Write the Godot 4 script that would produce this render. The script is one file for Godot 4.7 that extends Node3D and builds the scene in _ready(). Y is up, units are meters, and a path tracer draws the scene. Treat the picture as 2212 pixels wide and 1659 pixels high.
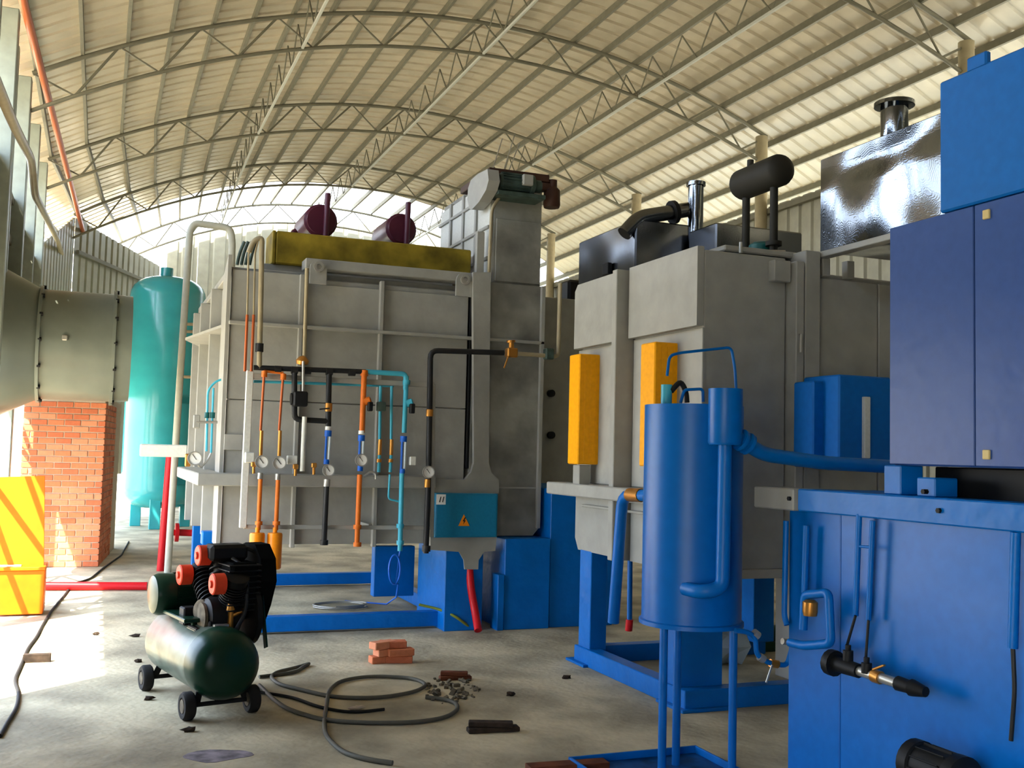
extends Node3D
# ---------------------------------------------------------------- camera model (2212 x 1659 frame)
const F := 2250.0
const EYE := Vector3(0, 1.6, 0)
var FW := Vector3.ZERO
var RT := Vector3.ZERO
var UP := Vector3.ZERO
var M := {}
var sg := 1
var taken := {}
var rng := RandomNumberGenerator.new()
var TX := {}

func aim():
	var yaw := deg_to_rad(21.5)
	var pitch := deg_to_rad(3.8)
	var roll := deg_to_rad(1.45)
	FW = Vector3(sin(yaw) * cos(pitch), sin(pitch), -cos(yaw) * cos(pitch))
	var r0 := Vector3(cos(yaw), 0, sin(yaw))
	var u0 := r0.cross(FW)
	RT = r0 * cos(roll) + u0 * sin(roll)
	UP = u0 * cos(roll) - r0 * sin(roll)
func ray(x: float, y: float) -> Vector3:
	return (FW * F + RT * (x - 1106.0) - UP * (y - 829.5)).normalized()
func zp(x: float, y: float, z: float) -> Vector3:      # a photo point on the plane z
	var d := ray(x, y)
	return EYE + d * (z / d.z)
func xp(x: float, y: float, px: float) -> Vector3:     # a photo point on the plane x
	var d := ray(x, y)
	return EYE + d * (px / d.x)
func fp(x: float, y: float, h: float = 0.0) -> Vector3: # a photo point at height h
	var d := ray(x, y)
	return EYE + d * ((h - EYE.y) / d.y)
func zs(l: Array, z: float) -> PackedVector3Array:
	var o := PackedVector3Array()
	for q in l: o.append(zp(q[0], q[1], z))
	return o
func fs(l: Array, h: float) -> PackedVector3Array:
	var o := PackedVector3Array()
	for q in l: o.append(fp(q[0], q[1], h))
	return o

# ---------------------------------------------------------------- meshes
func S() -> SurfaceTool:
	var st := SurfaceTool.new()
	st.begin(Mesh.PRIMITIVE_TRIANGLES)
	return st
func tri(st: SurfaceTool, a: Vector3, b: Vector3, c: Vector3, n: Vector3, g: int = -1):
	st.set_smooth_group(g)
	if (b - a).cross(c - a).dot(n) > 0:
		st.add_vertex(a); st.add_vertex(c); st.add_vertex(b)
	else:
		st.add_vertex(a); st.add_vertex(b); st.add_vertex(c)
func quad(st: SurfaceTool, a: Vector3, b: Vector3, c: Vector3, d: Vector3, n: Vector3, g: int = -1):
	tri(st, a, b, c, n, g); tri(st, a, c, d, n, g)
func box(st: SurfaceTool, a: Vector3, b: Vector3, bev: float = 0.006, xf: Transform3D = Transform3D()):
	var lo := Vector3(minf(a.x, b.x), minf(a.y, b.y), minf(a.z, b.z))
	var hi := Vector3(maxf(a.x, b.x), maxf(a.y, b.y), maxf(a.z, b.z))
	var c := (lo + hi) / 2
	var h := (hi - lo) / 2
	var e: float = minf(bev, minf(h.x, minf(h.y, h.z)) * 0.45)
	var P := func(sx, sy, sz, ax):                       # corner (sx,sy,sz) on the face of axis ax
		var v := Vector3(sx * h.x, sy * h.y, sz * h.z)
		for k in 3:
			if k != ax: v[k] -= signf(v[k]) * e
		return xf * (c + v)
	for ax in 3:
		for s in [-1, 1]:
			var n := Vector3.ZERO
			n[ax] = s
			var q := []
			for t in [[-1, -1], [1, -1], [1, 1], [-1, 1]]:
				var v := [0, 0, 0]
				v[ax] = s; v[(ax + 1) % 3] = t[0]; v[(ax + 2) % 3] = t[1]
				q.append(P.call(v[0], v[1], v[2], ax))
			quad(st, q[0], q[1], q[2], q[3], xf.basis * n)
	for ax in 3:                                          # edges along ax
		for s in [-1, 1]:
			for t in [-1, 1]:
				var a1 := (ax + 1) % 3
				var a2 := (ax + 2) % 3
				var v0 := [0, 0, 0]
				v0[a1] = s; v0[a2] = t
				var n := xf.basis * Vector3(v0[0], v0[1], v0[2])
				var v1 := v0.duplicate()
				v0[ax] = -1; v1[ax] = 1
				quad(st, P.call(v0[0], v0[1], v0[2], a1), P.call(v1[0], v1[1], v1[2], a1), P.call(v1[0], v1[1], v1[2], a2), P.call(v0[0], v0[1], v0[2], a2), n)
	for s in [-1, 1]:
		for t in [-1, 1]:
			for u in [-1, 1]:
				tri(st, P.call(s, t, u, 0), P.call(s, t, u, 1), P.call(s, t, u, 2), xf.basis * Vector3(s, t, u))
func frame_of(d: Vector3) -> Array:
	var z := d.normalized()
	var x := (Vector3.UP if absf(z.y) < 0.9 else Vector3.RIGHT).cross(z).normalized()
	return [x, z.cross(x).normalized(), z]
func lathe(st: SurfaceTool, o: Vector3, axis: Vector3, prof: Array, seg: int = 16):
	var fr := frame_of(axis)
	var g := sg
	sg += 1
	for i in prof.size() - 1:
		var r0: float = prof[i][0]
		var h0: float = prof[i][1]
		var r1: float = prof[i + 1][0]
		var h1: float = prof[i + 1][1]
		if i > 0:
			var d0 := Vector2(r0 - prof[i - 1][0], h0 - prof[i - 1][1])
			if absf(d0.angle_to(Vector2(r1 - r0, h1 - h0))) > 0.7:
				g = sg
				sg += 1
		for k in seg:
			var a0 := TAU * k / seg
			var a1 := TAU * (k + 1) / seg
			var e0: Vector3 = fr[0] * cos(a0) + fr[1] * sin(a0)
			var e1: Vector3 = fr[0] * cos(a1) + fr[1] * sin(a1)
			var n: Vector3 = (e0 + e1) * (h1 - h0) - fr[2] * (r1 - r0) * 2.0
			var p0: Vector3 = o + e0 * r0 + fr[2] * h0
			var p1: Vector3 = o + e1 * r0 + fr[2] * h0
			var p2: Vector3 = o + e1 * r1 + fr[2] * h1
			var p3: Vector3 = o + e0 * r1 + fr[2] * h1
			if r0 > 1e-5: tri(st, p0, p1, p2, n, g)
			if r1 > 1e-5: tri(st, p0, p2, p3, n, g)
func cyl(st: SurfaceTool, a: Vector3, b: Vector3, r: float, r2: float = -1.0, seg: int = 12):
	var l := (b - a).length()
	if r2 < 0: r2 = r
	lathe(st, a, b - a, [[0.0, 0.0], [r, 0.0], [r2, l], [0.0, l]], seg)
func bent(pts: PackedVector3Array, rb: float, n: int = 4) -> PackedVector3Array:
	var o := PackedVector3Array()
	o.append(pts[0])
	for i in range(1, pts.size() - 1):
		var p := pts[i]
		var u := pts[i - 1] - p
		var v := pts[i + 1] - p
		var t: float = minf(rb, minf(u.length(), v.length()) * 0.48)
		var a := p + u.normalized() * t
		var b := p + v.normalized() * t
		for k in n + 1:
			var s := float(k) / n
			o.append(a * (1 - s) * (1 - s) + p * 2 * s * (1 - s) + b * s * s)
	o.append(pts[pts.size() - 1])
	return o
func tube(st: SurfaceTool, raw: PackedVector3Array, r: float, rb: float = 0.06, seg: int = 8):
	var pts := bent(raw, rb) if rb > 0 else raw
	var g := sg
	sg += 1
	var fr := frame_of(pts[1] - pts[0])
	var x: Vector3 = fr[0]
	var prev := []
	for i in pts.size():
		var t: Vector3
		if i == 0: t = pts[1] - pts[0]
		elif i == pts.size() - 1: t = pts[i] - pts[i - 1]
		else: t = (pts[i + 1] - pts[i]).normalized() + (pts[i] - pts[i - 1]).normalized()
		t = t.normalized()
		x = (x - t * x.dot(t)).normalized()
		var y := t.cross(x)
		var ring := []
		for k in seg: ring.append(pts[i] + (x * cos(TAU * k / seg) + y * sin(TAU * k / seg)) * r)
		if i > 0:
			for k in seg:
				var k2 := (k + 1) % seg
				quad(st, prev[k], prev[k2], ring[k2], ring[k], (ring[k] + ring[k2]) / 2 - pts[i], g)
		if i == 0 or i == pts.size() - 1:
			for k in range(1, seg - 1): tri(st, ring[0], ring[k], ring[k + 1], t * (-1 if i == 0 else 1))
		prev = ring
func bar(st: SurfaceTool, a: Vector3, b: Vector3, w: float, h: float, upv: Vector3 = Vector3.UP, bev: float = 0.003):
	var z := (b - a).normalized()
	var x := upv.cross(z)
	if x.length() < 0.01: x = Vector3.RIGHT
	x = x.normalized()
	var y := z.cross(x)
	box(st, Vector3(-w / 2, -h / 2, 0), Vector3(w / 2, h / 2, (b - a).length()), bev, Transform3D(Basis(x, y, z), a))
func prism(st: SurfaceTool, poly: PackedVector2Array, o: Vector3, ex: Vector3, ey: Vector3, dep: Vector3):
	var idx := Geometry2D.triangulate_polygon(poly)
	var c := Vector2.ZERO
	for p in poly: c += p / poly.size()
	for i in range(0, idx.size(), 3):
		var q := []
		for k in 3: q.append(o + ex * poly[idx[i + k]].x + ey * poly[idx[i + k]].y)
		tri(st, q[0], q[1], q[2], -dep)
		tri(st, q[0] + dep, q[1] + dep, q[2] + dep, dep)
	var ccw := not Geometry2D.is_polygon_clockwise(poly)
	for i in poly.size():
		var p := poly[i]
		var q := poly[(i + 1) % poly.size()]
		var e := q - p
		var n2 := Vector2(e.y, -e.x) * (1.0 if not ccw else -1.0)
		n2 = -n2
		var a := o + ex * p.x + ey * p.y
		var b := o + ex * q.x + ey * q.y
		quad(st, a, b, b + dep, a + dep, ex * n2.x + ey * n2.y)
func rounded(w: float, h: float, r: float, n: int = 5) -> PackedVector2Array:
	var o := PackedVector2Array()
	for c in [[w / 2 - r, h / 2 - r, 0.0], [-w / 2 + r, h / 2 - r, 90.0], [-w / 2 + r, -h / 2 + r, 180.0], [w / 2 - r, -h / 2 + r, 270.0]]:
		for k in n + 1:
			var a := deg_to_rad(c[2] + 90.0 * k / n)
			o.append(Vector2(c[0] + cos(a) * r, c[1] + sin(a) * r))
	return o
func blob(st: SurfaceTool, c: Vector3, s: Vector3, seed_: int, rough: float = 0.25):
	var rr := RandomNumberGenerator.new()
	rr.seed = seed_
	var pts := []
	for i in 5:
		var row := []
		for k in 8:
			var th := PI * i / 4.0
			var ph := TAU * k / 8.0
			var q := 1.0 + rr.randf_range(-rough, rough)
			row.append(c + Vector3(sin(th) * cos(ph), cos(th), sin(th) * sin(ph)) * s * (q if i > 0 and i < 4 else 0.9))
		pts.append(row)
	for i in 4:
		for k in 8:
			var k2 := (k + 1) % 8
			quad(st, pts[i][k], pts[i][k2], pts[i + 1][k2], pts[i + 1][k], (pts[i][k] + pts[i + 1][k2]) / 2 - c)

# ---------------------------------------------------------------- nodes
func numbered(n: String) -> String:
	if not taken.has(n):
		taken[n] = 0
		return n
	taken[n] += 1
	return "%s_%03d" % [n, taken[n]]
func thing(called: String, label: String, category: String, at: Vector3 = Vector3.ZERO, group: String = "") -> Node3D:
	var o := Node3D.new()
	o.name = numbered(called)
	add_child(o)
	o.position = at
	o.set_meta("label", label)
	o.set_meta("category", category)
	if group != "": o.set_meta("group", group)
	return o
func structure(called: String, label: String = "", category: String = "") -> Node3D:
	var o := Node3D.new()
	o.name = numbered(called)
	add_child(o)
	o.set_meta("kind", "structure")
	if label != "":
		o.set_meta("label", label)
		o.set_meta("category", category)
	return o
func part(parent: Node, called: String, st: SurfaceTool, m: Material, label: String = "", local: bool = false) -> MeshInstance3D:
	st.generate_normals()
	var o := MeshInstance3D.new()
	o.mesh = st.commit()
	o.material_override = m
	o.name = called
	parent.add_child(o, true)
	if not local and parent.get_parent() == self and not parent is MeshInstance3D: o.position = -parent.position
	if label != "": o.set_meta("label", label)
	return o
func solo(called: String, st: SurfaceTool, m: Material, label: String, category: String, group: String = "") -> MeshInstance3D:
	st.generate_normals()
	var o := MeshInstance3D.new()
	o.mesh = st.commit()
	o.material_override = m
	o.name = numbered(called)
	add_child(o)
	o.set_meta("label", label)
	o.set_meta("category", category)
	if group != "": o.set_meta("group", group)
	return o
# shortcuts: one shape, one part
func pbox(parent: Node, called: String, a: Vector3, b: Vector3, m: Material, bev: float = 0.006, label: String = "") -> MeshInstance3D:
	var st := S()
	box(st, a, b, bev)
	return part(parent, called, st, m, label)
func pcyl(parent: Node, called: String, a: Vector3, b: Vector3, r: float, m: Material, seg: int = 14, label: String = "") -> MeshInstance3D:
	var st := S()
	cyl(st, a, b, r, -1.0, seg)
	return part(parent, called, st, m, label)
func ptube(parent: Node, called: String, pts: PackedVector3Array, r: float, m: Material, rb: float = 0.06, label: String = "") -> MeshInstance3D:
	var st := S()
	tube(st, pts, r, rb, 10)
	return part(parent, called, st, m, label)

# ---------------------------------------------------------------- materials
func ntex(seed_: int, freq: float, octaves: int, lo: float, hi: float, gamma: float = 1.0, size: int = 512) -> ImageTexture:
	var n := FastNoiseLite.new()
	n.seed = seed_
	n.noise_type = FastNoiseLite.TYPE_SIMPLEX_SMOOTH
	n.frequency = freq
	n.fractal_octaves = octaves
	var im := n.get_seamless_image(size, size)
	im.convert(Image.FORMAT_RGB8)
	for y in size:
		for x in size:
			var v := lo + (hi - lo) * pow(im.get_pixel(x, y).r, gamma)
			im.set_pixel(x, y, Color(v, v, v))
	return ImageTexture.create_from_image(im)
func nmap(seed_: int, freq: float, octaves: int, amt: float, size: int = 512) -> ImageTexture:
	var n := FastNoiseLite.new()
	n.seed = seed_
	n.noise_type = FastNoiseLite.TYPE_SIMPLEX_SMOOTH
	n.frequency = freq
	n.fractal_octaves = octaves
	var im := n.get_seamless_image(size, size)
	im.bump_map_to_normal_map(amt)
	return ImageTexture.create_from_image(im)
func mat(called: String, c: Color, rough: float, metal: float = 0.0, tex: String = "", scale_: float = 1.0, bump: String = "", bumpk: float = 1.0) -> StandardMaterial3D:
	var m := StandardMaterial3D.new()
	m.albedo_color = c
	m.roughness = rough
	m.metallic = metal
	m.metallic_specular = 0.32
	if tex != "" or bump != "":
		m.uv1_triplanar = true
		m.uv1_world_triplanar = true
		m.uv1_scale = Vector3.ONE * scale_
	if tex != "": m.albedo_texture = TX[tex]
	if bump != "":
		m.normal_enabled = true
		m.normal_texture = TX[bump]
		m.normal_scale = bumpk
	M[called] = m
	return m
func c8(r: int, g: int, b: int) -> Color:
	return Color(r / 255.0, g / 255.0, b / 255.0)
func make_materials():
	TX.mottle = ntex(3, 0.012, 5, 0.9, 1.0)
	TX.fine = ntex(5, 0.06, 4, 0.93, 1.0)
	TX.dirt = ntex(8, 0.008, 6, 0.55, 1.05, 0.8)
	TX.stain = ntex(21, 0.006, 6, 0.66, 1.1)
	TX.wavy = nmap(11, 0.006, 1, 14.0)
	TX.grit = nmap(12, 0.08, 4, 3.0)
	TX.peel = nmap(14, 0.03, 3, 3.0)
	mat("grey", c8(158, 158, 151), 0.42, 0.0, "mottle", 0.6, "peel", 0.15)
	mat("casing", c8(146, 146, 138), 0.4, 0.0, "stain", 0.5, "peel", 0.2)
	mat("blue", c8(0, 104, 188), 0.4, 0.0, "mottle", 0.5, "peel", 0.25)
	mat("blue_gloss", c8(0, 100, 184), 0.34, 0.0, "fine", 0.4, "wavy", 0.12)
	mat("cabinet_blue", c8(46, 76, 140), 0.34, 0.0, "fine", 0.5, "peel", 0.1)
	mat("box_blue", c8(0, 100, 184), 0.5, 0.0, "fine", 0.5)
	mat("teal", c8(56, 164, 170), 0.17, 0.0, "mottle", 0.3, "wavy", 0.1).metallic_specular = 0.5
	mat("teal_box", c8(28, 122, 160), 0.35, 0.0, "fine", 0.8)
	mat("cyan", c8(66, 165, 190), 0.35)
	mat("orange", c8(216, 112, 34), 0.4, 0.0, "fine", 1.0)
	mat("copper", c8(176, 92, 50), 0.4, 0.3)
	mat("canister", c8(238, 140, 20), 0.3, 0.0, "fine", 1.0)
	mat("yellow", c8(246, 168, 6), 0.4, 0.0, "fine", 0.7)
	mat("panel_orange", c8(226, 106, 6), 0.5, 0.0, "mottle", 0.8)
	mat("olive", c8(158, 136, 40), 0.6, 0.0, "dirt", 0.6)
	mat("purple", c8(84, 34, 50), 0.35, 0.0, "mottle", 0.8)
	mat("black", c8(20, 21, 22), 0.55, 0.0, "mottle", 0.8)
	mat("black_pipe", c8(34, 35, 36), 0.4)
	mat("rubber", c8(30, 29, 28), 0.75)
	mat("hood", c8(120, 124, 130), 0.22, 1.0, "", 0.35, "wavy", 0.5)
	mat("chrome_black", c8(112, 117, 123), 0.12, 1.0, "", 0.42, "wavy", 0.8)
	mat("drum", c8(44, 43, 38), 0.6, 0.0, "mottle", 1.0)
	mat("green_dark", c8(18, 52, 38), 0.28, 0.0, "mottle", 1.0)
	mat("tank_dusty", c8(104, 118, 106), 0.32, 0.1, "dirt", 1.3)
	mat("red_cap", c8(232, 74, 44), 0.45, 0.0, "fine", 1.0)
	mat("red", c8(196, 26, 34), 0.4, 0.0, "fine", 1.0)
	mat("rust", c8(120, 66, 40), 0.7, 0.0, "dirt", 1.5)
	mat("brass", c8(184, 128, 60), 0.35, 0.7)
	mat("steel", c8(170, 168, 160), 0.35, 0.6)
	mat("white_pipe", c8(206, 208, 200), 0.4, 0.0, "fine", 1.0)
	mat("beige_pipe", c8(168, 156, 126), 0.45, 0.0, "mottle", 1.0)
	mat("white", c8(232, 232, 226), 0.4)
	mat("glass_tube", c8(200, 215, 220), 0.1)
	mat("flow_blue", c8(24, 92, 190), 0.35)
	mat("motor_teal", c8(18, 84, 84), 0.4)
	mat("motor_green", c8(74, 92, 84), 0.45, 0.0, "dirt", 1.5)
	mat("motor_brown", c8(70, 46, 36), 0.5, 0.0, "mottle", 1.5)
	mat("duct", c8(116, 123, 113), 0.34, 0.15, "mottle", 0.5, "wavy", 0.06)
	mat("concrete", c8(196, 184, 154), 0.75, 0.0, "stain", 0.35, "grit", 0.2)
	var det: StandardMaterial3D = M.concrete
	det.detail_enabled = false
	mat("ground", c8(206, 196, 172), 0.9, 0.0, "stain", 0.1)
	mat("roof_sheet", c8(226, 214, 188), 0.24, 0.1, "mottle", 0.35).metallic_specular = 0.6
	mat("roof_steel", c8(124, 121, 104), 0.55, 0.0, "mottle", 1.0)
	var sk := mat("skylight", c8(236, 238, 236), 0.5)
	sk.backlight_enabled = true
	sk.backlight = Color(0.75, 0.76, 0.77)
	mat("rod", c8(188, 190, 180), 0.45)
	mat("wall_sheet", c8(170, 168, 150), 0.45, 0.1, "mottle", 0.5)
	mat("column", c8(150, 158, 148), 0.5, 0.0, "mottle", 0.8)
	mat("brick_a", c8(214, 128, 88), 0.85, 0.0, "mottle", 3.0, "grit", 0.6)
	mat("brick_b", c8(202, 114, 78), 0.85, 0.0, "mottle", 3.1, "grit", 0.6)
	mat("brick_c", c8(222, 144, 106), 0.85, 0.0, "mottle", 2.8, "grit", 0.6)
	mat("mortar", c8(196, 180, 158), 0.9, 0.0, "fine", 2.0, "grit", 0.5)
	mat("dust", c8(120, 110, 92), 0.9, 0.0, "dirt", 3.0)
	mat("wood_dark", c8(62, 50, 40), 0.8, 0.0, "dirt", 3.0)
	mat("hose_grey", c8(92, 90, 80), 0.6, 0.0, "mottle", 2.0)
	mat("hose_yellow", c8(120, 130, 50), 0.5)
	mat("warn", c8(240, 140, 20), 0.4)
	mat("latch", c8(196, 178, 124), 0.5)
	mat("pole", c8(186, 186, 170), 0.45, 0.0, "mottle", 1.0)
	mat("spill", c8(146, 136, 142), 0.7, 0.0, "dirt", 2.0)
	mat("guard_black", c8(16, 17, 17), 0.95).metallic_specular = 0.08
	mat("ink", c8(24, 24, 24), 0.5)
	mat("tray", c8(20, 84, 150), 0.5, 0.0, "dirt", 1.5)

# ---------------------------------------------------------------- hall
const RIBS := [7.4, 3.1, -1.2, -5.5, -9.84, -14.2, -18.5, -22.8, -27.1]
# plan offsets in metres: over its last two bays the hall narrows, so each truss station has its own inward shift of the eave
const BEND_STATION := [8.0, -18.5, -22.8, -27.1, -30.0]
const BEND_SHIFT := [0.0, 0.0, 0.35, 0.95, 1.3]
func bend_in(u: float, z: float) -> float:
	var i := 0
	while i < 3 and BEND_STATION[i + 1] > z: i += 1
	var span: float = BEND_STATION[i] - BEND_STATION[i + 1]
	return lerpf(BEND_SHIFT[i], BEND_SHIFT[i + 1], clampf((BEND_STATION[i] - z) / span, 0, 1)) * clampf(1.0 - u / 0.37, 0, 1)
func arch(u: float, z: float, off: float = 0.0) -> Vector3:
	var x0 := lerpf(-1.8, 13.2, u)
	return Vector3(x0 + bend_in(u, z), 7.95 - 0.045 * (x0 - 5.2) * (x0 - 5.2) + off, z)
func u_at(x: float) -> float:
	return (x + 1.8) / 15.0

func build_hall():
	# floor slab and the ground outside
	var fl := structure("floor", "dusty beige concrete floor of the hall", "floor")
	pbox(fl, "slab", Vector3(-1.4, -0.2, -29), Vector3(10.6, 0.0, 9), M.concrete, 0.01)
	var gr := structure("ground", "pale sunlit ground outside the hall", "ground")
	pbox(gr, "yard", Vector3(-60, -0.5, -80), Vector3(60, -0.06, 40), M.ground, 0.01)
	# roof sheets
	var ce := structure("ceiling", "cream corrugated vaulted roof with long purlins", "roof")
	var z := 8.0
	while z > -27.2:
		var z2: float = maxf(z - 0.92, -27.3)
		if z > -24.8: part(ce, "roof_sheet", roof_sheet(z, z2), M.roof_sheet)
		else: part(ce, "skylight_sheet", roof_sheet(z, z2, true), M.skylight, "translucent white roof sheet")
		z -= 0.92
	for k in 28:
		var u: float = lerpf(0.02, 0.98, k / 27.0)
		var st := S()
		var pts := PackedVector3Array()
		for zz in [8.0, -18.5, -22.8, -27.1]: pts.append(arch(u, zz, 0.075))
		for i in 3: bar(st, pts[i], pts[i + 1], 0.045, 0.1)
		part(ce, "purlin", st, M.roof_steel)
	# thin lattice braces along the hall
	for x in [2.35, 5.0, 7.6]:
		var u := u_at(x)
		for i in RIBS.size() - 1:
			var br := S()
			var a := arch(u, RIBS[i], -0.47)
			var b := arch(u, RIBS[i + 1], -0.47)
			bar(br, a, b, 0.035, 0.035)
			part(ce, "brace_rod", br, M.rod)
			var wb := S()
			for j in 5:
				var t0 := a.lerp(b, j / 5.0)
				var t1 := a.lerp(b, (j + 0.5) / 5.0) + Vector3(0, 0.5, 0)
				var t2 := a.lerp(b, (j + 1) / 5.0)
				bar(wb, t0, t1, 0.018, 0.018); bar(wb, t1, t2, 0.018, 0.018)
			part(ce, "brace_lacing", wb, M.roof_steel)
	# trussed arches
	for zr in RIBS:
		var tr := structure("roof_truss", "curved steel lattice truss under the vaulted roof", "roof truss")
		tr.set_meta("group", "arched roof trusses")
		var top := PackedVector3Array()
		var bot := PackedVector3Array()
		for i in 25:
			var u := lerpf(u_at(-1.0), u_at(10.0), i / 24.0)
			top.append(arch(u, zr, 0.0)); bot.append(arch(u, zr, -0.48))
		var st := S()
		tube(st, top, 0.03, 0, 6)
		part(tr, "top_chord", st, M.roof_steel)
		st = S()
		tube(st, bot, 0.026, 0, 6)
		part(tr, "bottom_chord", st, M.roof_steel)
		var n := 11
		for i in n:
			var ua := lerpf(u_at(-1.0), u_at(10.0), float(i) / n)
			var ub := lerpf(u_at(-1.0), u_at(10.0), (i + 0.5) / n)
			var uc := lerpf(u_at(-1.0), u_at(10.0), (i + 1.0) / n)
			st = S()
			bar(st, arch(ua, zr, 0.0), arch(ub, zr, -0.48), 0.022, 0.022)
			part(tr, "web_bar", st, M.roof_steel)
			st = S()
			bar(st, arch(ub, zr, -0.48), arch(uc, zr, 0.0), 0.03, 0.03)
			part(tr, "web_bar", st, M.roof_steel)
	build_walls()

func roof_sheet(z1: float, z2: float, film: bool = false) -> SurfaceTool:
	# a curved sheet with four low ribs running across the hall
	var st := S()
	var prof := []
	var n := 3
	for i in n:
		var a := lerpf(z1, z2, float(i) / n)
		var w := (z2 - z1) / n
		prof.append([a, 0.135]); prof.append([a + w * 0.72, 0.135]); prof.append([a + w * 0.80, 0.165]); prof.append([a + w * 0.92, 0.165])
	prof.append([z2 - 0.004, 0.135])
	var seg := 22
	for i in prof.size() - 1:
		for k in seg:
			var u0 := float(k) / seg
			var u1 := float(k + 1) / seg
			var a := arch(u0, prof[i][0], prof[i][1])
			var b := arch(u1, prof[i][0], prof[i][1])
			var c := arch(u1, prof[i + 1][0], prof[i + 1][1])
			var d := arch(u0, prof[i + 1][0], prof[i + 1][1])
			quad(st, a, b, c, d, Vector3.DOWN)
			if film: continue
			var t := Vector3(0, 0.012, 0)
			quad(st, a + t, b + t, c + t, d + t, Vector3.UP)
	return st

func wall_run(parent: Node, a: Vector3, b: Vector3, y0: float, ya: float, yb: float, m: Material, inward: Vector3, pitch: float = 0.3, sheet: float = 0.9):
	# corrugated cladding from a to b (floor points), top edge from ya to yb, one part for each sheet
	var l := (b - a).length()
	var d := (b - a) / l
	var n: int = maxi(1, int(round(l / sheet)))
	for i in n:
		var s0 := l * i / n
		var s1 := l * (i + 1) / n - 0.004
		var st := S()
		var prof := []
		var cnt: int = maxi(1, int(round((s1 - s0) / pitch)))
		var w := (s1 - s0) / cnt
		for j in cnt:
			var s := s0 + w * j
			prof.append([s, 0.0]); prof.append([s + w * 0.66, 0.0]); prof.append([s + w * 0.74, 0.035]); prof.append([s + w * 0.92, 0.035])
		prof.append([s1, 0.0])
		for j in prof.size() - 1:
			var p0: Vector3 = a + d * float(prof[j][0]) - inward * float(prof[j][1])
			var p1: Vector3 = a + d * float(prof[j + 1][0]) - inward * float(prof[j + 1][1])
			var t0: float = lerpf(ya, yb, float(prof[j][0]) / l)
			var t1: float = lerpf(ya, yb, float(prof[j + 1][0]) / l)
			quad(st, p0 + Vector3(0, y0, 0), p1 + Vector3(0, y0, 0), p1 + Vector3(0, t1, 0), p0 + Vector3(0, t0, 0), inward)
			var k := -inward * 0.012
			quad(st, p0 + k + Vector3(0, y0, 0), p1 + k + Vector3(0, y0, 0), p1 + k + Vector3(0, t1, 0), p0 + k + Vector3(0, t0, 0), -inward)
		part(parent, "wall_sheet", st, m)

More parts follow.
